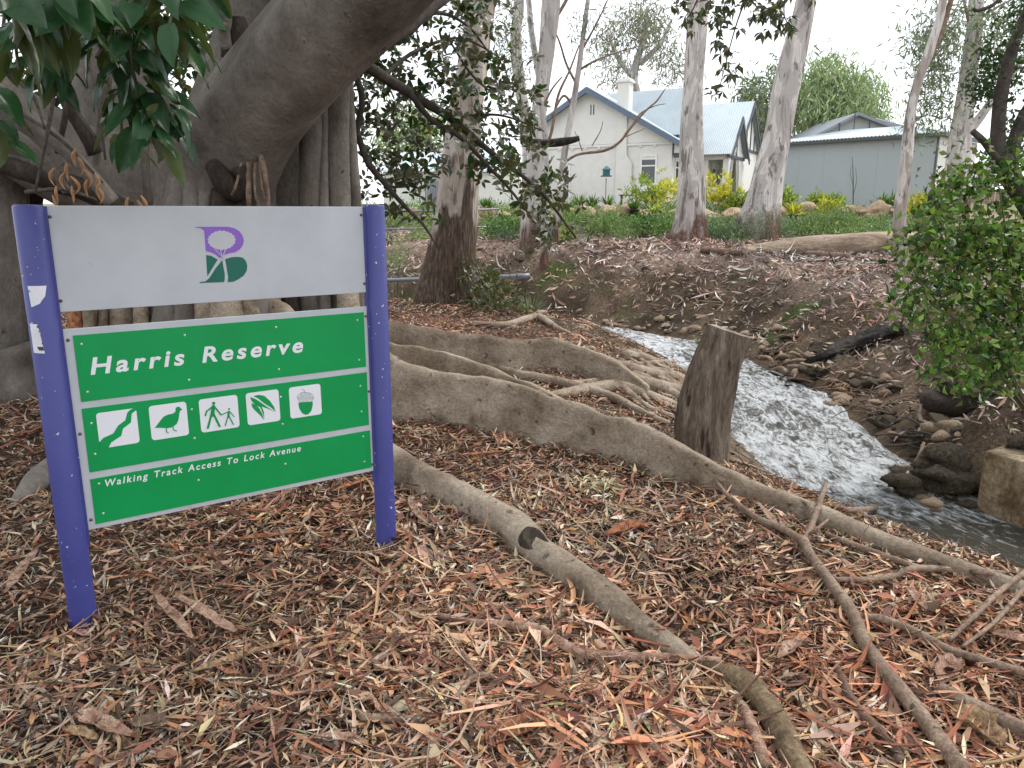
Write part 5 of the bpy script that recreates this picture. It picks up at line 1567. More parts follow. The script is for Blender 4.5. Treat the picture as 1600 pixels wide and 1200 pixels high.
# ------------------------------------------------------------------ shrubs
def bush(name, label, cat, cents, spread, per, L, ratio, pal, down=.2, group=None, stems=True, base=None, mat='leaf'):
    c = np.array(cents)
    b = base if base is not None else np.array([c[:, 0].mean(), c[:, 1].mean(), 0])
    b = np.array([b[0], b[1], gz(b[0], b[1])])
    t = thing(name, label, cat, b, group)
    V, T, col = leaves_hang(c, spread, per, L, ratio, pal, down)
    tag(mk('foliage', V, T, M[mat], t, col=col), None, kind='stuff')
    if stems:
        for i in range(min(len(c), stems if stems > 1 else 5)):
            e = c[i * max(1, len(c) // 5) % len(c)]
            mk('stem', *tube([(b[0] + lr.normal(0, .03), b[1], b[2] - .05, .014), (*((b + e) / 2 + lr.normal(0, .03, 3)), .01), (*e, .005)], 6, 10), M['twig'], t)
    return t


PAL_SH = [(.05, .11, .018), (.08, .165, .025), (.125, .23, .04), (.022, .05, .012), (.20, .30, .06), (.16, .15, .05)]
bush('leafy_shrub', 'dense bright green leafy shrub overhanging the creek at the right edge', 'shrub',
     blobs([(1550, 280, 6.8, 45, 34, 26), (1490, 290, 6.6, 30, 26, 14), (1580, 380, 6.8, 45, 60, 46), (1510, 380, 6.6, 44, 40, 36), (1440, 385, 6.3, 24, 12, 9), (1412, 380, 6.2, 12, 8, 4), (1460, 340, 6.4, 20, 24, 9), (1560, 470, 6.7, 46, 40, 40), (1490, 445, 6.4, 40, 20, 20), (1430, 425, 6.3, 16, 8, 4),
            (1445, 478, 6.2, 30, 9, 8), (1412, 474, 6.2, 16, 5, 3), (1490, 530, 6.3, 36, 26, 22), (1570, 560, 6.6, 40, 40, 34), (1520, 590, 6.3, 30, 24, 12), (1470, 570, 6.2, 20, 20, 7), (1700, 420, 6.7, 60, 100, 60)]),
     .075, 19, .072, .55, PAL_SH, .3, base=(4.9, 6.9), stems=9)
fp = [(.085, .105, .04), (.06, .08, .03), (.11, .115, .05), (.13, .10, .05)]
bush('fig_sapling', 'dusty fig sapling beside the foot of the rusty gum', 'shrub', blobs([(745, 430, 12.6, 20, 30, 12), (770, 460, 12.4, 26, 22, 18), (750, 480, 12.2, 20, 10, 8), (800, 485, 12.2, 20, 12, 8), (760, 445, 12.5, 20, 16, 8)]), .12, 12, .14, .38, fp, 0, base=(-.5, 12.2), mat='figleaf')
bush('small_shrub', 'fine pale green shrub at the far left of the far bank, behind the right post', 'shrub', blobs([(620, 410, 17, 18, 16, 14), (630, 395, 17, 14, 10, 6)]), .12, 30, .06, .3, [(.15, .2, .08), (.2, .25, .11)], -.2)
garden = [  # px, py(centre), d, spread x, spread y, clumps, leaf L, ratio, palette, label
    (705, 345, 24, 26, 12, 12, .12, .3, 'g', 'mid green bush on the garden slope left of the rusty gum'),
    (790, 360, 22, 22, 10, 10, .10, .3, 'g', 'rounded green bush right of the rusty gum'),
    (790, 378, 20, 12, 10, 8, .08, .2, 'd', 'dark fine leaved bush at the foot of the pale upright gum'),
    (900, 345, 23, 22, 10, 14, .10, .2, 'l', 'light green bush right of the bare gum stems'),
    (945, 352, 22.5, 26, 12, 16, .10, .2, 'l', 'sprawling light green bush below the bird feeder'),
    (975, 368, 21, 20, 12, 12, .07, .12, 'l', 'feathery bush in front of the sprawling light green bush'),
    (1010, 355, 22, 24, 10, 16, .10, .25, 'g', 'bright green bush below the potted plants'),
    (1040, 345, 23, 14, 10, 8, .10, .25, 'l', 'pale bush left of the straight middle gum'),
    (1115, 365, 21, 18, 10, 14, .08, .2, 'p', 'pale grey green bush right of the straight middle gum'),
    (1140, 372, 20.5, 16, 10, 12, .08, .2, 'p', 'second grey green bush before the leaning gum'),
    (1185, 355, 19.6, 14, 20, 14, .07, .10, 'w', 'wispy grey green shrub at the foot of the leaning gum'),
    (1230, 362, 22, 20, 10, 14, .08, .2, 'p', 'low silvery bush under the yellow potted plant'),
    (1270, 352, 22, 20, 12, 18, .08, .2, 'l', 'rounded pale green bush behind the bleached log'),
    (1305, 345, 22.5, 18, 14, 16, .08, .2, 'l', 'taller pale green bush below the shed wall'),
    (1375, 358, 22, 14, 8, 10, .08, .2, 'p', 'small pale bush left of the slender bent gum'),
    (1440, 372, 19, 12, 8, 8, .08, .25, 'g', 'green bush right of the slender bent gum'),
    (880, 372, 20, 14, 8, 6, .08, .2, 'y', 'yellowish grassy bush near the bare gum foot'),
]
PG = {'g': [(.07, .14, .03), (.10, .18, .04), (.05, .10, .025)], 'd': [(.04, .065, .035), (.055, .085, .045)], 'l': [(.15, .215, .075), (.19, .26, .09), (.11, .17, .06)], 'p': [(.13, .20, .10), (.17, .245, .13), (.10, .16, .085)], 'w': [(.12, .15, .115), (.15, .18, .14), (.09, .115, .085)], 'y': [(.25, .27, .06), (.18, .22, .06)]}
for x, y, d, sx_, sy_, n, L, ra, pk, lb in garden:
    bush('garden_shrub', lb, 'shrub', blobs([(x, y, d, sx_ * 1.15, sy_ * 1.15, int(n * 1.5))]), .16, 62, L * 1.35, ra * 1.3, PG[pk], -.35, 'shrubs of the garden slope', stems=3, base=P(x, y, d))


def strap(name, label, x, y, d, h, n, pal, spread=.8, w=.03, group=None, pot=None):
    b = P(x, y, d)
    if pot is None:
        b[2] = max(b[2], gz(b[0], b[1])) if b[2] < gz(b[0], b[1]) + .6 else b[2]
    t = thing(name, label, 'plant', b, group)
    a = lr.uniform(0, 6.28, n)
    el = lr.uniform(.25, 1.0, n)
    out = np.stack([np.cos(a), np.sin(a), np.zeros(n)], 1)
    d1 = unit(out * spread * el[:, None] + UP)
    V, Fq_ = [], []
    l = h * lr.uniform(.7, 1.15, n)
    s = np.cross(d1, UP)
    s = unit(s)
    for k_, (f_, wf) in enumerate(((0, .6), (.35, 1), (.7, .8), (1, .05))):
        c_ = b + out * .05 + d1 * (l * f_)[:, None] - UP * (spread * .35 * el * l * f_ ** 2)[:, None] + out * (l * .15 * f_ ** 2)[:, None]
        V.append(np.stack([c_ + s * w * wf * .5, c_ - s * w * wf * .5], 1))
    V = np.stack(V, 1).reshape(-1, 3)
    q4 = np.array([[i * 2, i * 2 + 1, i * 2 + 3, i * 2 + 2] for i in range(3)])[None] + (np.arange(n) * 8)[:, None, None]
    mk('blades', V, q4.reshape(-1, 4), M['leaf'], t, col=np.repeat(pick(pal, n, .2), 8, 0))
    mk('stem', *tube([(b[0], b[1], b[2] - .12, .03), (b[0], b[1], b[2] + h * .3, .02)], 7, 4), M['twig'], t)
    return t


# unbroken ground cover of the garden slope
n = 5200
x_, y_ = rng.uniform(-6, 16, n), rng.uniform(20.5, 31.5, n)
keep = (fbm(x_ * .55 + 11, y_ * .4, 3) + .22 * smooth((y_ - 22) / 4) > .1) & ~((y_ > 25.9) & (y_ < 28.6))
x_, y_ = x_[keep], y_[keep]
cz = np.stack([x_, y_, ground(x_, y_) + rng.uniform(.0, .3, len(x_)) * (.5 + fbm(x_, y_, 2))], 1)
V, T, c = leaves_hang(cz, .13, 14, .13, .3, [(.16, .23, .07), (.21, .28, .09), (.11, .17, .05), (.26, .30, .12), (.14, .21, .10)], -.8)
tag(mk('ground_cover', V, T, M['leaf'], col=c), 'light green low ground cover over the garden slope below the houses', 'ground cover', kind='stuff')
GRN = [(.09, .17, .035), (.13, .22, .05), (.06, .12, .03)]
YEL = [(.55, .46, .03), (.62, .55, .05), (.36, .36, .04)]
LIM = [(.24, .32, .05), (.34, .38, .06), (.16, .24, .05)]
for x, y, d, h, n, pal, lb in ((760, 328, 27, .55, 80, GRN, 'clump of bright strappy leaves right of the rusty gum'), (905, 322, 30, .6, 60, GRN, 'strappy green clump left of the bird feeder'), (925, 324, 30, .6, 60, GRN, 'strappy green clump just below the bird feeder'), (950, 322, 30, .55, 50, GRN, 'strappy green clump right of the bird feeder pole'),
                               (1005, 318, 30, .95, 90, LIM, 'tall lime strappy plant below the house window'), (1022, 322, 30, .8, 70, LIM, 'second lime strappy plant right of the window'), (1045, 318, 29, .95, 90, YEL, 'yellow leaved plant left of the straight middle gum'), (1115, 318, 29, 1.05, 120, YEL, 'large yellow leaved plant right of the straight middle gum'),
                               (1128, 320, 29.5, .65, 90, YEL, 'second yellow plant beside the house porch'), (1146, 328, 29, .4, 60, LIM, 'lime plant before the porch arch'), (1168, 325, 29, .6, 50, LIM, 'low lime plant left of the leaning gum'), (1225, 325, 28, .6, 60, LIM, 'lime plant right of the leaning gum'), (1275, 327, 28, .5, 60, LIM, 'lime plant below the left half of the shed wall'),
                               (1300, 330, 27.5, .5, 50, LIM, 'lime clump before the shed trellis'), (1378, 322, 28, .55, 50, GRN, 'green spiky plant left of the slender gum before the shed'), (1392, 322, 28, .6, 40, GRN, 'second green spiky plant touching the slender gum'), (1428, 340, 26, .7, 70, YEL, 'yellow plant right of the slender bent gum'), (1460, 330, 26, .8, 60, GRN, 'blue green spiky plant at the right corner of the shed'),
                               (1292, 333, 26, .35, 40, YEL, 'small yellow plant on the slope below the shed'), (828, 498, 12.8, .4, 90, [(.12, .16, .07), (.16, .2, .1)], 'pale tufted grass on the far bank behind the fig roots'), (1095, 545, 12.6, .2, 30, GRN, 'small green grass tuft at the far waterline left of the stump')):
    if pal is not GRN and d > 20:
        b_ = P(x, y, d)
        cs_ = b_ + np.array([0, 0, h * .45]) + lr.normal(0, 1, (26, 3)) * [h * .36, h * .3, h * .26]
        bush('leafy_plant', lb.replace('strappy ', ''), 'plant', cs_, .07, 14, .2, .3, pal, -.9, 'leafy garden plants', stems=4, base=b_)
        continue
    strap('strappy_plant', lb, x, y, d, h, n, pal, .9 if d < 20 else 1.1, .05 if d > 20 else .012, 'strappy garden plants' if d > 20 else None)


def potted(x, y, d, r, h, pal, lb, n=40, hh=.5):
    b = P(x, y, d)
    t = thing('potted_plant', lb, 'potted plant', b, 'potted plants')
    th_ = np.linspace(0, 2 * math.pi, 18, endpoint=False)
    rg = [np.stack([b[0] + q * np.cos(th_), b[1] + q * np.sin(th_), np.full(18, b[2] + z)], 1) for q, z in ((r * .75, 0), (r, h), (r * 1.08, h), (r * 1.08, h + .04), (r * .95, h + .04), (r * .9, h - .02))]
    V, F, n_ = loft(rg)
    F.append(tuple(5 * 18 + j for j in range(18)))
    F.append(tuple(range(18))[::-1])
    mk('pot', V, F, M['pot'], t)
    c = np.repeat([[b[0], b[1], b[2] + h]], n, 0)
    dd = unit(lr.normal(0, 1, (n, 3)) * [.6, .6, .3] + [0, 0, .9])
    V, T = leafset(c, dd, lr.normal(0, 1, (n, 3)), lr.uniform(.6, 1.1, n) * hh, lr.uniform(.05, .09, n))
    mk('leaves', V, T, M['leaf'], t, col=np.repeat(pick(pal, n, .2), 5, 0))
    mk('soil', np.stack([b[0] + r * .93 * np.cos(th_), b[1] + r * .93 * np.sin(th_), np.full(18, b[2] + h - .005)], 1), [tuple(range(18))], M['bark_brown'], t, False)


potted(991, 341, 27, .17, .26, GRN, 'black pot of leafy green plant standing at the rock edge', 60, .4)
potted(1028, 340, 27, .12, .20, YEL, 'small black pot of yellow leaved plant on the rock edge', 24, .35)
potted(1239, 348, 25, .13, .22, YEL, 'black pot of bright yellow plant right of the leaning gum', 40, .55)
# rock edging
def edge_label(x):
    for lim, w in ((700, 'left of the rusty gum'), (820, 'between the rusty gum and the pale gum'), (960, 'below the bird feeder'), (1060, 'around the two pots below the house window'), (1180, 'between the middle gum and the leaning gum'),
                   (1320, 'below the left half of the shed'), (1405, 'left of the slender gum, below the shed'), (1700, 'right of the slender gum')):
        if x < lim:
            return 'tan sandstone edging rock ' + w


k_ = 0
for x, y, w, h in ((770, 338, 40, 22), (792, 345, 26, 18), (880, 335, 30, 14), (915, 333, 26, 12), (948, 338, 22, 18), (975, 332, 30, 22), (1000, 342, 30, 20), (1020, 350, 34, 18), (1050, 340, 22, 14), (1145, 338, 28, 14), (1165, 336, 26, 12), (1215, 332, 26, 12), (1205, 345, 22, 16), (1258, 330, 26, 14), (1235, 356, 20, 16), (1268, 345, 20, 14),
                   (1332, 332, 30, 14), (1367, 331, 30, 16), (1350, 347, 22, 26), (1335, 350, 24, 16), (1300, 335, 22, 12), (1452, 347, 34, 16), (1425, 352, 24, 12), (1480, 352, 30, 16), (1390, 340, 24, 12), (640, 335, 34, 14), (612, 345, 26, 16), (1105, 342, 24, 14), (850, 340, 26, 14)):
    d = 27.6 + lr.normal(0, .3)
    q = P(x, y, d)
    put_rock('edging_rock', edge_label(x), 'rock', q + [0, -.3, .06], (w * .72 * d / FOC, .4, h * 1.0 * d / FOC), 'rock', 'rocks of the garden edging', k_)
    k_ += 1
for i in range(46):
    x = lr.uniform(590, 1500)
    d = 27.9
    q = P(x, 346 + lr.normal(0, 4), d)
    put_rock('edging_rock', edge_label(x), 'rock', q, (lr.uniform(.2, .42), .3, lr.uniform(.18, .3)), 'rock', 'rocks of the garden edging', k_)
    k_ += 1
# bird feeder and garden seat
q = P(947, 283, 31)
bf = thing('bird_feeder', 'teal bird feeder on a thin pole before the house wall', 'bird feeder', (q[0], q[1], gz(q[0], q[1])))
mk('pole', *tube([(q[0], q[1], gz(q[0], q[1]) - .1, .02), (q[0], q[1], q[2] + .1, .02)], 8, 4), M['steel'], bf)
hz = P(947, 276, 31)[2]
mk('tray', *box(q[0] - .2, q[0] + .2, q[1] - .2, q[1] + .2, hz, hz + .04), M['teal'], bf, False)
mk('seed_box', *box(q[0] - .13, q[0] + .13, q[1] - .13, q[1] + .13, hz + .04, hz + .26), M['teal'], bf, False)
mk('cap', [(q[0] - .18, q[1] - .18, hz + .26), (q[0] + .18, q[1] - .18, hz + .26), (q[0] + .18, q[1] + .18, hz + .26), (q[0] - .18, q[1] + .18, hz + .26), (q[0], q[1], hz + .42)], [(3, 2, 1, 0), (0, 1, 4), (1, 2, 4), (2, 3, 4), (3, 0, 4)], M['teal'], bf, False)
q = P(983, 305, 31.5)
gb = thing('garden_table', 'low dark slatted table before the house wall', 'table', (q[0], q[1], gz(q[0], q[1])))
for j in range(4):
    mk('slat', *box(q[0] - .38, q[0] + .38, q[1] - .22 + j * .12, q[1] - .13 + j * .12, q[2] - .02, q[2] + .025), M['shedtrim'], gb, False)
for sx_ in (-.3, .3):
    for sy_ in (-.15, .15):
        mk('leg', *box(q[0] + sx_ - .02, q[0] + sx_ + .02, q[1] + sy_ - .02, q[1] + sy_ + .02, gz(q[0], q[1]) - .05, q[2] - .023), M['shedtrim'], gb, False)

# ------------------------------------------------------------------ the white house (local frame: x = b axis, y = a axis)
HK = np.array([7.2010, 36.0, 2.05])
bdir = unit(np.array([.88, -.475]))
house = thing('white_house', 'white painted brick house with steep pale steel roofs and dark bargeboards', 'house', HK, rz=math.atan2(bdir[1], bdir[0]))
HZ = 2.05      # heights below were read as world z


def hb(name, x0, x1, y0, y1, z0, z1, mat, parent=None, bev=0):
    o = mk(name, *box(x0, x1, y0, y1, z0 - HZ, z1 - HZ), M[mat], parent or house, False, local=True)
    if bev:
        bevel(o, bev, 1)
    return o


def hpoly(name, V, F, mat, parent=None):
    return mk(name, [(x, y, z - HZ) for x, y, z in V], F, M[mat], parent or house, False, local=True)


def sheet(name, eL, eR, rR, rL, mat, parent, ribs=40, amp=.012, th=.03, zoff=0.0):
    """ribbed steel sheet between an eave edge and a ridge edge"""
    eL, eR, rR, rL = [np.array(v, float) for v in (eL, eR, rR, rL)]
    nrm = unit(np.cross(eR - eL, rL - eL))
    if nrm[2] < 0:
        nrm = -nrm
    n = ribs * 4
    V = []
    for i in range(n + 1):
        f = i / n
        u = amp * math.cos(2 * math.pi * ribs * f)
        a, b = eL + (eR - eL) * f, rL + (rR - rL) * f
        V += [a + nrm * (u + th), b + nrm * (u + th), a + nrm * (u - .002), b + nrm * (u - .002)]
    F = []
    for i in range(n):
        p, q = i * 4, i * 4 + 4
        F += [(p, q, q + 1, p + 1), (p + 2, p + 3, q + 3, q + 2), (p, p + 2, q + 2, q), (p + 1, q + 1, q + 3, p + 3)]
    F += [(0, 1, 3, 2), (n * 4, n * 4 + 2, n * 4 + 3, n * 4 + 1)]
    V = np.array(V)
    V[:, 2] -= zoff
    o = mk(name, V, F, mat, parent, False, local=True)
    return o


AP, RF, LF, EZ = (-4.05, 7.03), (.33, 4.57), (-8.4, 4.6), 4.55
DEP = 15.0
# side gable wall towards the viewer, with its chimney breast
hpoly('wall', *prism([(0, 1.0), (0, 4.72), (-4.05, 6.99), (-6.6, 5.5), (-6.6, 1.0)], 0, .25), 'white_brick')
hb('wall', -.25, 0, .253, DEP, 1.0, 4.6, 'white_brick')
hb('wall', -6.6, -6.35, .253, DEP, 1.0, 5.4, 'white_brick')
hpoly('gable_render', *prism([(-.02, 4.56), (-.02, 4.70), (-4.05, 6.95), (-6.58, 5.47), (-6.58, 4.56)], -.03, -.003), 'render')
hb('string_course', -6.6, 0, -.06, -.032, 4.44, 4.54, 'render')
for i in range(9):
    hb('dentil', -6.3 + i * .68, -6.18 + i * .68, -.062, -.004, 4.36, 4.435, 'render')
hb('chimney_breast', -2.62, -2.14, -.12, -.064, 4.6, 6.1, 'render')
hpoly('chimney_breast', *prism([(-2.62, 1.0), (-2.62, 4.6), (-2.14, 4.6), (-2.1, 4.0), (-1.85, 3.65), (-1.8, 1.0)], -.12, -.064), 'white_brick')
ch = hb('chimney', -2.65, -2.1, -.1, .45, 5.85, 7.22, 'render')
hb('chimney_cap', -2.72, -2.03, -.17, .52, 7.2205, 7.31, 'render', ch)
hb('chimney_cap', -2.67, -2.08, -.12, .47, 7.3105, 7.38, 'render', ch)
for x in (-4.0, -3.86):
    hb('vent_slot', x, x + .06, -.034, -.029, 5.9, 6.35, 'timber')


def window(plane, a0, a1, z0, z1, off, mull=True, sill=True):
    """plane 'side' faces the viewer at y=off, 'front' faces right at x=off"""
    def bx_(n, u0, u1, w0, w1, d0, d1, mat, par):
        if plane == 'side':
            return hb(n, u0, u1, off - d1, off - d0, w0, w1, mat, par)
        return hb(n, off + d0, off + d1, u0, u1, w0, w1, mat, par)
    f = .07
    w = bx_('window', a0, a0 + f, z0, z1, .002, .05, 'frame', house)
    bx_('window_frame', a1 - f, a1, z0, z1, .002, .05, 'frame', w)
    bx_('window_frame', a0 + f + .001, a1 - f - .001, z1 - f, z1, .002, .05, 'frame', w)
    bx_('window_frame', a0 + f + .001, a1 - f - .001, z0, z0 + f, .002, .05, 'frame', w)
    bx_('pane', a0 + f, a1 - f, z0 + f, z1 - f, .004, .02, 'glass', w)
    if mull:
        zm = z0 + (z1 - z0) * .62
        bx_('glazing_bar', a0 + f + .001, a1 - f - .001, zm, zm + .06, .022, .046, 'frame', w)
        bx_('blind', a0 + f + .002, a1 - f - .002, zm + .3, z1 - f - .002, .0205, .024, 'render', w)
    if sill:
        bx_('sill', a0 - .12, a1 + .12, z0 - .28, z0 - .02, .002, .07, 'frame', w)
    return w


window('side', -1.46, -.68, 2.68, 4.0, 0)
window('side', -5.45, -4.98, 2.1, 3.75, 0)
window('front', .5, 1.5, 2.65, 3.9, 0)
window('front', 7.1, 7.9, 2.4, 4.0, 0)
window('front', 8.2, 9.0, 2.4, 4.0, 0)
window('front', 13.2, 13.9, 2.6, 3.9, 1.0)
# main roof
rl = lambda x, y, z: (x, y, z - HZ)
sheet('roof', rl(.45, -.45, 4.52), rl(.45, DEP, 4.52), rl(-4.05, DEP, 7.08), rl(-4.05, -.45, 7.08), M['roof'], house, 75)
sheet('roof', rl(-7.0, -.45, 5.36), rl(-7.0, DEP, 5.36), rl(-4.05, DEP, 7.08), rl(-4.05, -.45, 7.08), M['roof'], house, 75)
for x, ze in ((.45, 4.51), (-7.0, 5.35)):
    V, F = prism([(-4.05, 7.06), (-4.05, 6.83), (x, ze - .23), (x, ze)], -.5, -.455)
    hpoly('bargeboard', V, F, 'fascia')
hb('gutter', .43, .53, -.3, 8.0, 4.42, 4.53, 'fascia')


def cross_gable(ac, half, zf, za, b1, b0, wall=True, timbers=3):
    """front facing gable: centre at ac along the facade, facing +x at b1, ridge running back to b0"""
    o = .22
    sheet('roof', rl(b0, ac - half - .15, zf), rl(b1 + o, ac - half - .15, zf), rl(b1 + o, ac, za), rl(b0, ac, za), M['roof'], house, 28)
    sheet('roof', rl(b0, ac + half + .15, zf), rl(b1 + o, ac + half + .15, zf), rl(b1 + o, ac, za), rl(b0, ac, za), M['roof'], house, 28)
    hpoly('gable_wall', [(b1, ac - half, zf - .02), (b1, ac + half, zf - .02), (b1, ac, za - .1), (b1 - .2, ac - half, zf - .02), (b1 - .2, ac + half, zf - .02), (b1 - .2, ac, za - .1)], [(0, 1, 2), (5, 4, 3), (0, 2, 5, 3), (1, 4, 5, 2), (0, 3, 4, 1)], 'render')
    for s_ in (-1, 1):
        y1 = ac + s_ * (half + .18)
        hpoly('bargeboard', [(b1 + o + .004, y1, zf - .06), (b1 + o + .004, ac, za - .04), (b1 + o + .004, ac, za - .3), (b1 + o + .004, y1, zf - .28), (b1 + o + .06, y1, zf - .06), (b1 + o + .06, ac, za - .04), (b1 + o + .06, ac, za - .3), (b1 + o + .06, y1, zf - .28)],
              [(0, 1, 2, 3), (7, 6, 5, 4), (0, 4, 5, 1), (1, 5, 6, 2), (2, 6, 7, 3), (3, 7, 4, 0)], 'timber')
    for k in range(timbers):
        f = (k + 1) / (timbers + 1)
        y = ac - half + 2 * half * f
        top = zf + (za - zf) * (1 - abs(2 * f - 1)) - .2
        hb('gable_timber', b1 + .003, b1 + .05, y - .06, y + .06, zf + .02, max(top, zf + .2), 'timber')
    hb('gable_timber', b1 + .004, b1 + .06, ac - half, ac + half, zf - .12, zf + .015, 'timber')


cross_gable(1.5, 1.15, 4.85, 7.0, .08, -4.0)
cross_gable(3.75, 1.75, 4.05, 5.9, 2.0, -.2, timbers=1)
cross_gable(11.0, 2.55, 4.9, 7.45, 1.0, -3.0, timbers=4)
hb('wall', -.3, 1.0, 8.5, 8.75, 1.0, 4.9, 'render')
hb('wall', .75, 1.0, 8.752, 13.5, 1.0, 4.9, 'render')
# timber bracket panel at the near corner
hb('corner_timber', .003, .07, .02, .14, 3.95, 4.7, 'timber')
hb('corner_timber', .072, .74, .02, .14, 3.85, 4.05, 'timber')
hb('corner_panel', .008, .68, .05, .12, 4.06, 4.5, 'render')
# porch: front wall with round arch, side posts
aw, az, ar = 3.5, 3.1, 1.02
arc = [(aw - ar, 1.0)] + [(aw - ar * math.cos(t), az + ar * 1.12 * math.sin(t)) for t in np.linspace(0, math.pi, 17)] + [(aw + ar, 1.0)]
outer = [(2.2, 1.0), (2.2, 4.06), (5.3, 4.06), (5.3, 1.0)]
L_ = [(2.2, 1.0), (2.2, 4.06)]
poly_l = [(2.2, 4.2), (2.2, 1.0)] + arc[:10] + [(aw, 4.35), (aw, 4.5)]
poly_r = [(aw, 4.5)] + arc[9:] + [(5.3, 1.0), (5.3, 4.2)]
for pg in (poly_l, poly_r):
    bm_ = bmesh.new()
    vs = [bm_.verts.new((2.03, y, z - HZ)) for y, z in pg]
    f_ = bm_.faces.new(vs)
    bmesh.ops.triangulate(bm_, faces=[f_])
    r_ = bmesh.ops.extrude_face_region(bm_, geom=bm_.faces[:])
    bmesh.ops.translate(bm_, verts=[e for e in r_['geom'] if isinstance(e, bmesh.types.BMVert)], vec=(-.25, 0, 0))
    bmesh.ops.recalc_face_normals(bm_, faces=bm_.faces[:])
    me = bpy.data.meshes.new('porch_arch')
    bm_.to_mesh(me); bm_.free()
    me.materials.append(M['render'])
    o = bpy.data.objects.new('porch_arch', me)
    COL.objects.link(o)
    o.parent = house
hb('porch_back_panel', 1.7, 1.75, aw - ar - .2, aw + ar + .2, 1.2, 3.0, 'render')  # added panel, pale to stand for the light interior behind the arch
hb('porch_beam', .2, 1.99, 2.2, 2.4, 3.85, 4.08, 'render')
hb('porch_post', .9, 1.08, 2.2, 2.38, 1.0, 3.84, 'render')
hb('porch_wall', .2, 1.7, 2.2, 2.35, 1.0, 2.6, 'render')
hb('pillar', 1.1, 1.5, 5.6, 6.0, 1.0, 3.9, 'render')
hb('pillar', 1.05, 1.55, 5.55, 6.05, 3.905, 4.1, 'render')
hb('pillar', 1.1, 1.5, 7.6, 8.0, 1.0, 3.9, 'render')
sheet('verandah_roof', rl(1.75, 5.4, 4.15), rl(1.75, 8.6, 4.15), rl(.3, 8.6, 4.7), rl(.3, 5.4, 4.7), M['roof'], house, 16)

# ------------------------------------------------------------------ grey shed with hipped roof
SR, SLn = np.array([17.0, 32.0]), 6.9
sdir = unit(np.array([4.36, -4.5]))
SL_ = SR - sdir * SLn
shz = 1.3
shed = thing('grey_shed', 'plain grey shed with hipped pale corrugated roof', 'shed', (*SL_, shz), rz=math.atan2(sdir[1], sdir[0]))
wt = 1.5 + (330 - 221) / 1200 * 32.3 - shz
lb = lambda n, x0, x1, y0, y1, z0, z1, m_, par=None: mk(n, *box(x0, x1, y0, y1, z0, z1), M[m_], par or shed, False, local=True)
lb('wall', 0, SLn, 0, .12, -.3, wt, 'shed')
lb('wall', SLn - .12, SLn, .122, 5, -.3, wt, 'render')
lb('wall', 0, .12, .122, 5, -.3, wt, 'shed')
lb('wall', .122, SLn - .122, 4.88, 5, -.3, wt, 'shed')
for j in range(1, 6):
    lb('wall_joint', j * SLn / 6 - .008, j * SLn / 6 + .008, -.006, -.001, -.3, wt - .02, 'shed')
lb('gutter', -.25, SLn + .25, -.28, -.12, wt - .02, wt + .12, 'shedtrim')
lb('gutter', SLn + .12, SLn + .28, -.118, 5.2, wt - .02, wt + .12, 'shedtrim')
lb('corner_trim', SLn - .05, SLn + .02, -.02, .1, -.3, wt - .025, 'shedtrim')
e = wt + .1
rz_ = wt + .68
sheet('roof', (-.3, -.3, e), (SLn + .3, -.3, e), (SLn - 2.2, 2.5, rz_), (2.2, 2.5, rz_), M['roof'], shed, 48, .02)
sheet('roof', (SLn + .3, -.3, e), (SLn + .3, 5.3, e), (SLn - 2.2, 2.5, rz_), (SLn - 2.2, 2.5, rz_), M['roof'], shed, 36, .02)
sheet('roof', (-.3, 5.3, e), (-.3, -.3, e), (2.2, 2.5, rz_), (2.2, 2.5, rz_), M['roof'], shed, 36, .02)
sheet('roof', (SLn + .3, 5.3, e), (-.3, 5.3, e), (2.2, 2.5, rz_), (SLn - 2.2, 2.5, rz_), M['roof'], shed, 48, .02)
w_ = lb('window', SLn + .003, SLn + .05, 1.6, 2.3, 1.2, 2.4, 'frame')
lb('pane', SLn + .051, SLn + .06, 1.67, 2.23, 1.27, 2.33, 'glass', w_)
# bare climber on the shed wall
cl = thing('bare_climber', 'thin bare climber growing up the grey shed wall', 'climber', P(1333, 322, 34))
for i, rows in enumerate(([(1333, 322, 33.7, .025), (1333, 280, 33.7, .02), (1332, 245, 33.7, .008)], [(1333, 305, 33.7, .012), (1338, 285, 33.7, .01), (1337, 262, 33.7, .006)], [(1333, 290, 33.7, .01), (1329, 272, 33.7, .008), (1331, 258, 33.7, .005)])):
    part_tube('stem', rows, M['twig'], cl, 6, 14, .1, seed=i)

# gabled house behind the shed
bh = thing('gabled_house', 'grey gabled house with tiled roof showing above the shed', 'house', P(1337, 320, 52))
gzp = lambda x, y: P(x, y, 52)
a_, l_, r_ = gzp(1337, 178), gzp(1272, 212), gzp(1402, 203)
bot = 1.8
V = [l_, r_, a_, (l_[0], 52, bot), (r_[0], 52, bot)]
V = [tuple(v) for v in V] + [(v[0], 58, v[2]) for v in V]
mk('wall', V, [(0, 3, 4, 1), (0, 1, 2), (5, 6, 9, 8), (5, 7, 6), (1, 4, 9, 6), (0, 5, 8, 3)], M['shed'], bh, False)
for s0, s1 in ((l_, a_), (r_, a_)):
    q0, q1 = np.array(s0), np.array(s1)
    o0 = q0 + (q0 - q1) * .12
    V = [(*o0[:2] - [0, .5], o0[2] + .05), (*q1[:2] - [0, .5], q1[2] + .05), (q1[0], 58.5, q1[2] + .05), (o0[0], 58.5, o0[2] + .05)]
    V += [(x, y, z - .18) for x, y, z in V]
    mk('roof', V, [(0, 1, 2, 3), (7, 6, 5, 4), (0, 4, 5, 1), (1, 5, 6, 2), (2, 6, 7, 3), (3, 7, 4, 0)], M['tiles'], bh, False)
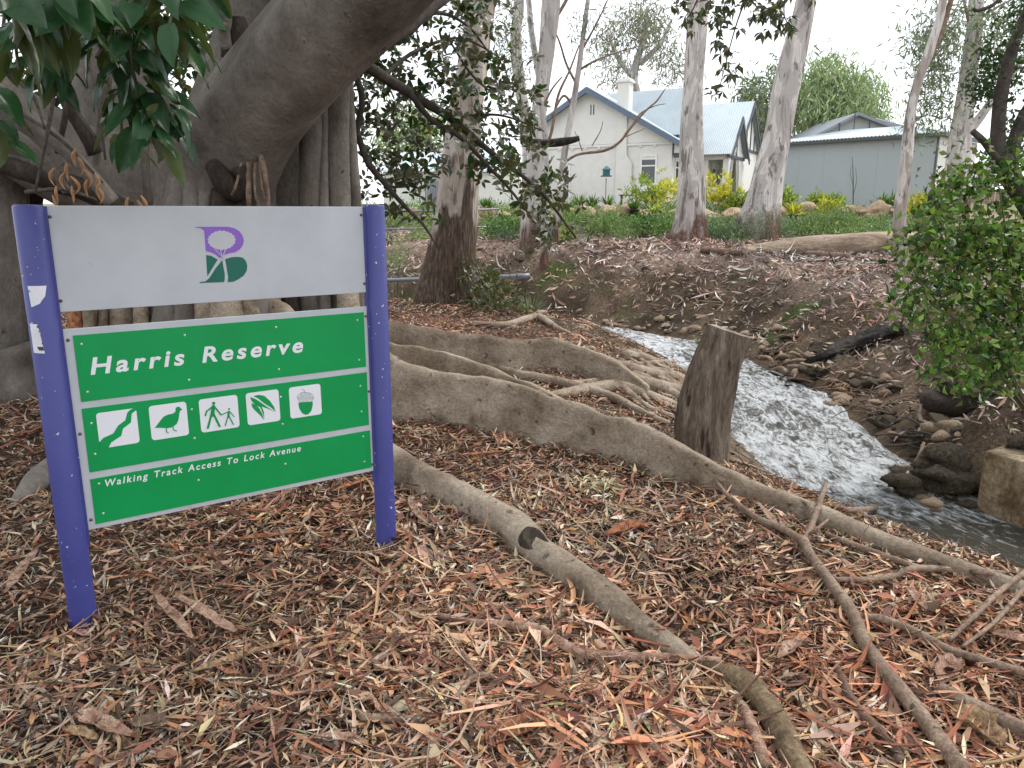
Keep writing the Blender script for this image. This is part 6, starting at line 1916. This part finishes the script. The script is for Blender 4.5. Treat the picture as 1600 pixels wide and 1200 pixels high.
for x, y0, y1 in ((1312, 192, 206), (1336, 166, 205), (1359, 190, 204)):
    p0, p1 = P(x - 1.5, y1, 51.4), P(x + 1.5, y0, 51.4)
    mk('gable_timber', *box(p0[0], p1[0], 51.4, 51.48, p0[2], p1[2]), M['timber'], bh, False)
for i in range(7):
    p0, p1 = P(1366 + i * 4, 186 + i * 2.0, 54), P(1425 + i * 2, 202 + i * .5, 54)
q = [P(1368, 184, 54), P(1425, 199, 54), P(1430, 215, 53), P(1372, 208, 53)]
for i in range(8):
    f0, f1 = i / 8, (i + 1) / 8 - .012
    V = [q[0] + (q[3] - q[0]) * f0, q[1] + (q[2] - q[1]) * f0, q[1] + (q[2] - q[1]) * f1 + [0, -.05, .05], q[0] + (q[3] - q[0]) * f1 + [0, -.05, .05]]
    V = V + [v - [0, 0, .1] for v in V]
    mk('tile_course', V, [(3, 2, 1, 0), (4, 5, 6, 7), (0, 1, 5, 4), (1, 2, 6, 5), (2, 3, 7, 6), (3, 0, 4, 7)], M['tiles'], bh, False)
# low outbuilding left of the rusty gum
ob = thing('outbuilding', 'low white outbuilding with pale iron roof left of the house', 'outbuilding', P(720, 322, 34))
p0, p1 = P(600, 322, 34), P(812, 322, 34)
zt, zb = P(700, 268, 34)[2], 1.4
mk('wall', *box(p0[0], p1[0], 34, 34.2, zb, zt), M['render'], ob, False)
mk('wall', *box(p0[0], p0[0] + .2, 34.202, 39, zb, zt), M['render'], ob, False)
mk('wall', *box(p1[0] - .2, p1[0], 34.202, 39, zb, zt), M['render'], ob, False)
sheet('roof', *[np.array(v) - np.array(ROOT[ob.name]) for v in ((p0[0] - .2, 33.7, zt), (p1[0] - 1.2, 33.7, zt), (p1[0] - 1.2, 38, zt + 1.05), (p0[0] - .2, 38, zt + 1.05))], M['roof'], ob, 50, .02)
mk('door', *box(P(672, 300, 34)[0], P(690, 300, 34)[0], 33.93, 33.99, zb, zt - .15), M['shed'], ob, False)
for i in range(12):
    x_ = P(664 + i * 2.6, 300, 33.4)[0]
    mk('iron_sheet', *box(x_, x_ + .05, 33.4, 33.44, 1.4, P(700, 283, 33.4)[2]), M['steel'], ob, False)
# boundary fence, cottage and post far right
fn = thing('paling_fence', 'distant timber paling fence right of the shed', 'fence', P(1480, 320, 44))
for i in range(22):
    x_ = P(1450 + i * 8, 318, 44)[0]
    mk('paling', *box(x_, x_ + .26, 44, 44.03, 1.5, 1.5 + (330 - 300 + lr.uniform(-1, 1)) / 1200 * 44), M['log'], fn, False)
fr = thing('far_cottage', 'pale cottage wall and iron roof glimpsed right of the shed', 'house', P(1480, 300, 60))
p0, p1 = P(1452, 290, 60), P(1560, 250, 60)
mk('wall', *box(p0[0], p1[0], 60, 64, 1.5, 5.0), M['render'], fr, False)
mk('roof', [(p0[0] - .3, 59.6, 5.0), (p1[0] + .3, 59.6, 5.0), (p1[0] + .3, 64.4, 5.0), (p0[0] - .3, 64.4, 5.0), (p0[0] + 1.5, 62, 6.3), (p1[0] - 1, 62, 6.3)], [(3, 2, 1, 0), (0, 1, 5, 4), (1, 2, 5), (2, 3, 4, 5), (3, 0, 4)], M['roof'], fr, False)
for i in range(3):
    w_ = mk('window', *box(p0[0] + .6 + i * 1.5, p0[0] + 1.4 + i * 1.5, 59.94, 59.99, 2.8, 4.2), M['glass'], fr, False)

# ------------------------------------------------------------------ fallen branches and big bark pieces of the foreground
def branch(label, paths, mat='bark_branch', seg=10, rough=.08, cat='branch'):
    t = thing('fallen_branch', label, cat, G(paths[0][0][0], paths[0][0][1]))
    for i, q in enumerate(paths):
        mk('stick' if i == 0 else 'side_stick', *tube(gpath(q, .8) + [0, 0, .018, 0], seg, 12 + 6 * len(q), rough, seed=i + len(label)), M[mat], t)
    return t


branch('long forked fallen branch running down to the bottom right', [[(1500, 1240, 11.2, .03), (1465, 1192, 11.2, .03), (1420, 1130, 10.6, .03), (1385, 1085, 9.9, .03), (1350, 1035, 9.2, .03), (1330, 985, 8.6, .03), (1300, 940, 7.9, .03), (1268, 895, 7.3, .03), (1252, 868, 7.3, .04)],
       [(1252, 868, 5.9, .04), (1220, 848, 5.3, .04), (1180, 830, 4.6, .04), (1145, 805, 4.0, .05), (1125, 785, 2.6, .06), (1108, 762, 2.0, .09)], [(1256, 868, 5.3, .04), (1265, 848, 4.6, .05), (1275, 825, 4.0, .08), (1284, 800, 3.3, .10), (1289, 775, 2.0, .13)], [(1258, 862, 2.6, .05), (1290, 838, 2.0, .06), (1330, 800, 1.7, .1)]])
branch('slim curved branch lying level at the right edge under the forked branch', [[(1300, 922, 3.5, .02), (1360, 922, 4.2, .02), (1400, 915, 4.2, .02), (1430, 905, 4.9, .02), (1500, 908, 4.2, .02), (1560, 912, 4.2, .02), (1640, 915, 4.2, .02)]])
branch('brown branch crossing behind the forked branch towards the right edge', [[(1325, 978, 3.5, .02), (1370, 985, 4.9, .02), (1420, 1003, 5.6, .02), (1480, 1036, 5.6, .02), (1540, 1055, 5.6, .02), (1640, 1085, 5.6, .02)]])
branch('thin branch rising to the right edge above the brown one', [[(1480, 1022, 2.8, .03), (1520, 990, 3.5, .05), (1560, 960, 3.5, .08), (1620, 915, 3.5, .1)], [(1500, 1032, 2.1, .03), (1550, 1000, 2.8, .05), (1600, 950, 2.8, .08)]])
branch('knobbly dark branch beside the lower end of the forked branch', [[(1305, 1062, 4.9, .02), (1320, 1100, 6.3, .02), (1340, 1135, 7.0, .02), (1370, 1165, 6.3, .02), (1405, 1215, 6.3, .02)]], rough=.2, mat='bark_brown')
branch('long pale curved bark covered stick across the middle foreground', [[(662, 962, 3), (700, 980, 5, .01), (745, 993, 6, .02), (800, 998, 7, .02), (835, 1002, 7, .02), (870, 1022, 8, .02), (905, 1042, 8, .02), (960, 1047, 7, .02), (1040, 1047, 6, .02), (1125, 1052, 5, .02)]], mat='bark_pink')
branch('thin grey wavy twig in the bottom middle foreground', [[(690, 1128, 4), (715, 1108, 4, .02), (738, 1085, 5, .03), (760, 1080, 5, .03), (790, 1085, 4, .02), (850, 1092, 4, .01), (890, 1098, 3)], [(738, 1085, 4, .03), (732, 1065, 4, .04), (724, 1050, 3, .05)]])
branch('short grey twig at the bottom left of the middle', [[(556, 1122, 5), (572, 1138, 6, .01), (610, 1140, 6, .01), (660, 1143, 5, .01), (712, 1145, 4)]])
branch('wavering brown twig standing in the litter at the bottom middle', [[(635, 1130, 5), (665, 1105, 5, .01), (682, 1075, 4, .02), (684, 1040, 3, .03)]], mat='bark_tan')
branch('bent twig arching over the water beyond the long root', [[(1300, 805, 3, .02), (1330, 815, 4, .04), (1370, 810, 4, .08), (1410, 785, 4, .14), (1430, 755, 3, .2), (1438, 735, 2, .24)]])
branch('curled pale twig at the upper edge of the litter beside the long root', [[(1070, 735, 4), (1085, 750, 5, .03), (1100, 760, 4, .02), (1150, 775, 4), (1200, 785, 3)]], mat='bark_tan')
branch('long straight stick under the forked branch at right', [[(1290, 850, 4, .02), (1350, 875, 5, .02), (1420, 900, 5, .02)], ])
branch('reddish stick beside the mossy root at the bottom', [[(1150, 1108, 5, .01), (1165, 1140, 8, .02), (1178, 1175, 9, .02), (1195, 1225, 9, .02)]], mat='bark_pink')
branch('thick brown stick lying at the bottom right corner', [[(1465, 1098, 10, .01), (1510, 1125, 12, .01), (1560, 1150, 12, .01), (1640, 1190, 12, .01)]])


def bark(label, pix, w_px, mat, curl=.5, lift=.01):
    """a curled plate of shed bark along a photo trace, 3 mm thick"""
    p = gpath([(x, y, 1) for x, y in pix], 1)
    t = tag(bpy.data.objects.new('bark_strip', None), label, 'bark', 'large bark pieces')
    n, c = 22, 7
    q = spline(p[:, :3], n)
    q[:, 2] += lift + .016
    tg = unit(np.gradient(q, axis=0))
    sd = unit(np.cross(tg, UP))
    W = w_px * np.linalg.norm(p[0, :3] - [0, 0, CAM_H]) / FOC
    V = []
    for lay in (0, 1):
        for i in range(n):
            f = i / (n - 1)
            wv = W * (.1 + .9 * math.sin(math.pi * (.04 + .92 * f)) ** .7) * (1 + .3 * float(fbm(np.array(f * 5 + len(label)), np.array(1.0), 2)))
            for j in range(c):
                v = (j / (c - 1) - .5) * 2
                rg_ = 1 + .5 * float(fbm(np.array(f * 9 + len(label) * 1.7), np.array(2.0 + np.sign(v)), 3))
                V.append(q[i] + sd[i] * v * wv * .5 * rg_ + UP * (curl * wv * .5 * v * v + .05 * wv * math.sin(f * 9 + v * 2) - lay * .003))
    F = []
    for lay in (0, 1):
        o_ = lay * n * c
        for i in range(n - 1):
            for j in range(c - 1):
                a = o_ + i * c + j
                F.append((a, a + 1, a + c + 1, a + c) if lay else (a, a + c, a + c + 1, a + 1))
    m_ = n * c
    for i in range(n - 1):
        F += [(i * c, i * c + m_, (i + 1) * c + m_, (i + 1) * c), (i * c + c - 1, (i + 1) * c + c - 1, (i + 1) * c + c - 1 + m_, i * c + c - 1 + m_)]
    for j in range(c - 1):
        F += [(j, j + 1, j + 1 + m_, j + m_), ((n - 1) * c + j, (n - 1) * c + j + m_, (n - 1) * c + j + 1 + m_, (n - 1) * c + j + 1)]
    bpy.data.objects.remove(t)
    o = mk('bark_strip', V, F, M[mat])
    return tag(o, label, 'bark', 'large bark pieces')


for a in (('curled orange bark plate on the litter between the two long roots', [(950, 850), (985, 838), (1012, 836)], 26, 'bark_orange', .8, .02), ('pale pink bark strip with raised edge right of the left post foot', [(243, 938), (258, 962), (280, 985), (302, 1012)], 14, 'bark_pink', .7, .02),
          ('tan bark strip beside the pale pink strip near the left post', [(278, 945), (310, 965), (340, 985), (368, 1002)], 16, 'bark_pink', .5, .02), ('long split tan bark strip in the left foreground', [(303, 1066), (350, 1052), (400, 1035), (455, 1018)], 16, 'bark_tan', .7, .02),
          ('pinkish flat bark strip below the left post', [(48, 1050), (100, 1038), (170, 1026)], 12, 'bark_pink', .4, .015), ('wide curled bark flake at the bottom left', [(120, 1132), (150, 1145), (205, 1168)], 24, 'bark_pink', .7, .02), ('tan flake at the far bottom left', [(105, 1155), (130, 1165), (155, 1172)], 18, 'bark_tan', .6, .02),
          ('grey brown bark slab at the bottom left', [(200, 1140), (250, 1148), (305, 1155)], 24, 'bark_brown', .4, .015), ('pointed bark shard standing near the bottom left corner', [(490, 1170), (535, 1172), (575, 1180)], 20, 'bark_pink', .5, .02), ('bright orange bark sheet at the bottom middle', [(735, 1195), (790, 1170), (840, 1148), (870, 1132)], 36, 'bark_orange', .7, .02),
          ('dark ridged bark strip right of the bright orange sheet', [(860, 1128), (900, 1160), (945, 1190)], 24, 'bark_brown', .8, .02), ('big yellow orange bark chunk at the bottom right', [(1480, 1130), (1520, 1160), (1560, 1190)], 44, 'bark_tan', .8, .03), ('pink papery bark roll right of the forked branch', [(1468, 1090), (1478, 1070), (1492, 1050)], 28, 'bark_pink', 1.1, .03),
          ('pale pink bark scrap left of the forked branch', [(1215, 1048), (1232, 1035), (1248, 1018)], 20, 'bark_pink', .8, .03), ('long reddish bark strip under the hollow root', [(860, 965), (930, 962), (1010, 968)], 14, 'bark_orange', .5, .01), ('dark red bark strip right of the round root', [(820, 1035), (850, 1040), (885, 1048)], 22, 'bark_brown', .5, .02),
          ('orange bark strip beside the right post foot', [(640, 790), (650, 815), (668, 832)], 12, 'bark_pink', .6, .03), ('salmon bark strip above the round root', [(715, 720), (750, 719), (790, 714)], 8, 'bark_orange', .5, .02), ('thin tan bark strip right of the pale leaf sprig', [(950, 798), (990, 808), (1035, 820)], 8, 'bark_tan', .5, .02),
          ('pink bark splinter near the forked branch top', [(1215, 818), (1225, 840), (1232, 862)], 9, 'bark_pink', .5, .03), ('orange bark strip left of the sign foot', [(10, 940), (35, 905), (60, 870)], 14, 'bark_pink', .5, .02), ('long brown bark strip beneath the green panel', [(360, 855), (420, 850), (470, 842)], 10, 'bark_orange', .5, .02),
          ('broad orange strip right below the board corner', [(520, 778), (550, 768), (585, 756)], 10, 'bark_orange', .5, .02), ('brown bark strip at the lower right under the thick stick', [(1440, 1150), (1470, 1180), (1500, 1200)], 22, 'bark_brown', .6, .02), ('flat tan bark flake in the middle right litter', [(1180, 1000), (1215, 1012), (1250, 1008)], 18, 'bark_orange', .5, .02),
          ('wide red brown bark strip crossing the litter behind the forked branch', [(1185, 925), (1230, 935), (1275, 945)], 14, 'bark_orange', .5, .02), ('pale bark curl near the right edge below the slim branch', [(1415, 935), (1430, 955), (1445, 970)], 14, 'bark_pink', .7, .03), ('dull bark sheet at the right edge', [(1540, 1000), (1570, 1012), (1600, 1018)], 24, 'bark_pink', .5, .02)):
    bark(*a)
# pale dried sprig on the litter
sg_ = thing('dried_leaf_sprig', 'pale yellow tuft of dried gum leaves between the two long roots', 'leaf sprig', G(935, 770))
n = 150
q = np.array([G(935 + lr.normal(0, 18), 768 + lr.normal(0, 9)) for _ in range(30)])
q = np.repeat(q, 5, 0)
a = lr.uniform(0, 6.28, n)
V, T = leafset(q + lr.uniform(.01, .05, (n, 1)) * UP, np.stack([np.cos(a), np.sin(a), lr.normal(.1, .25, n)], 1), lr.normal(0, .3, (n, 3)) + UP, lr.uniform(.06, .12, n), lr.uniform(.008, .013, n), .3, .15)
mk('leaves', V, T, M['litter'], sg_, False, col=np.repeat(pick([(.52, .46, .26), (.42, .36, .2), (.60, .54, .34)], n, .12), 5, 0))
mk('stem', *tube(gpath([(905, 775, 3, .02), (935, 768, 3, .03), (965, 765, 2, .02)]), 6, 10), M['bark_tan'], sg_)
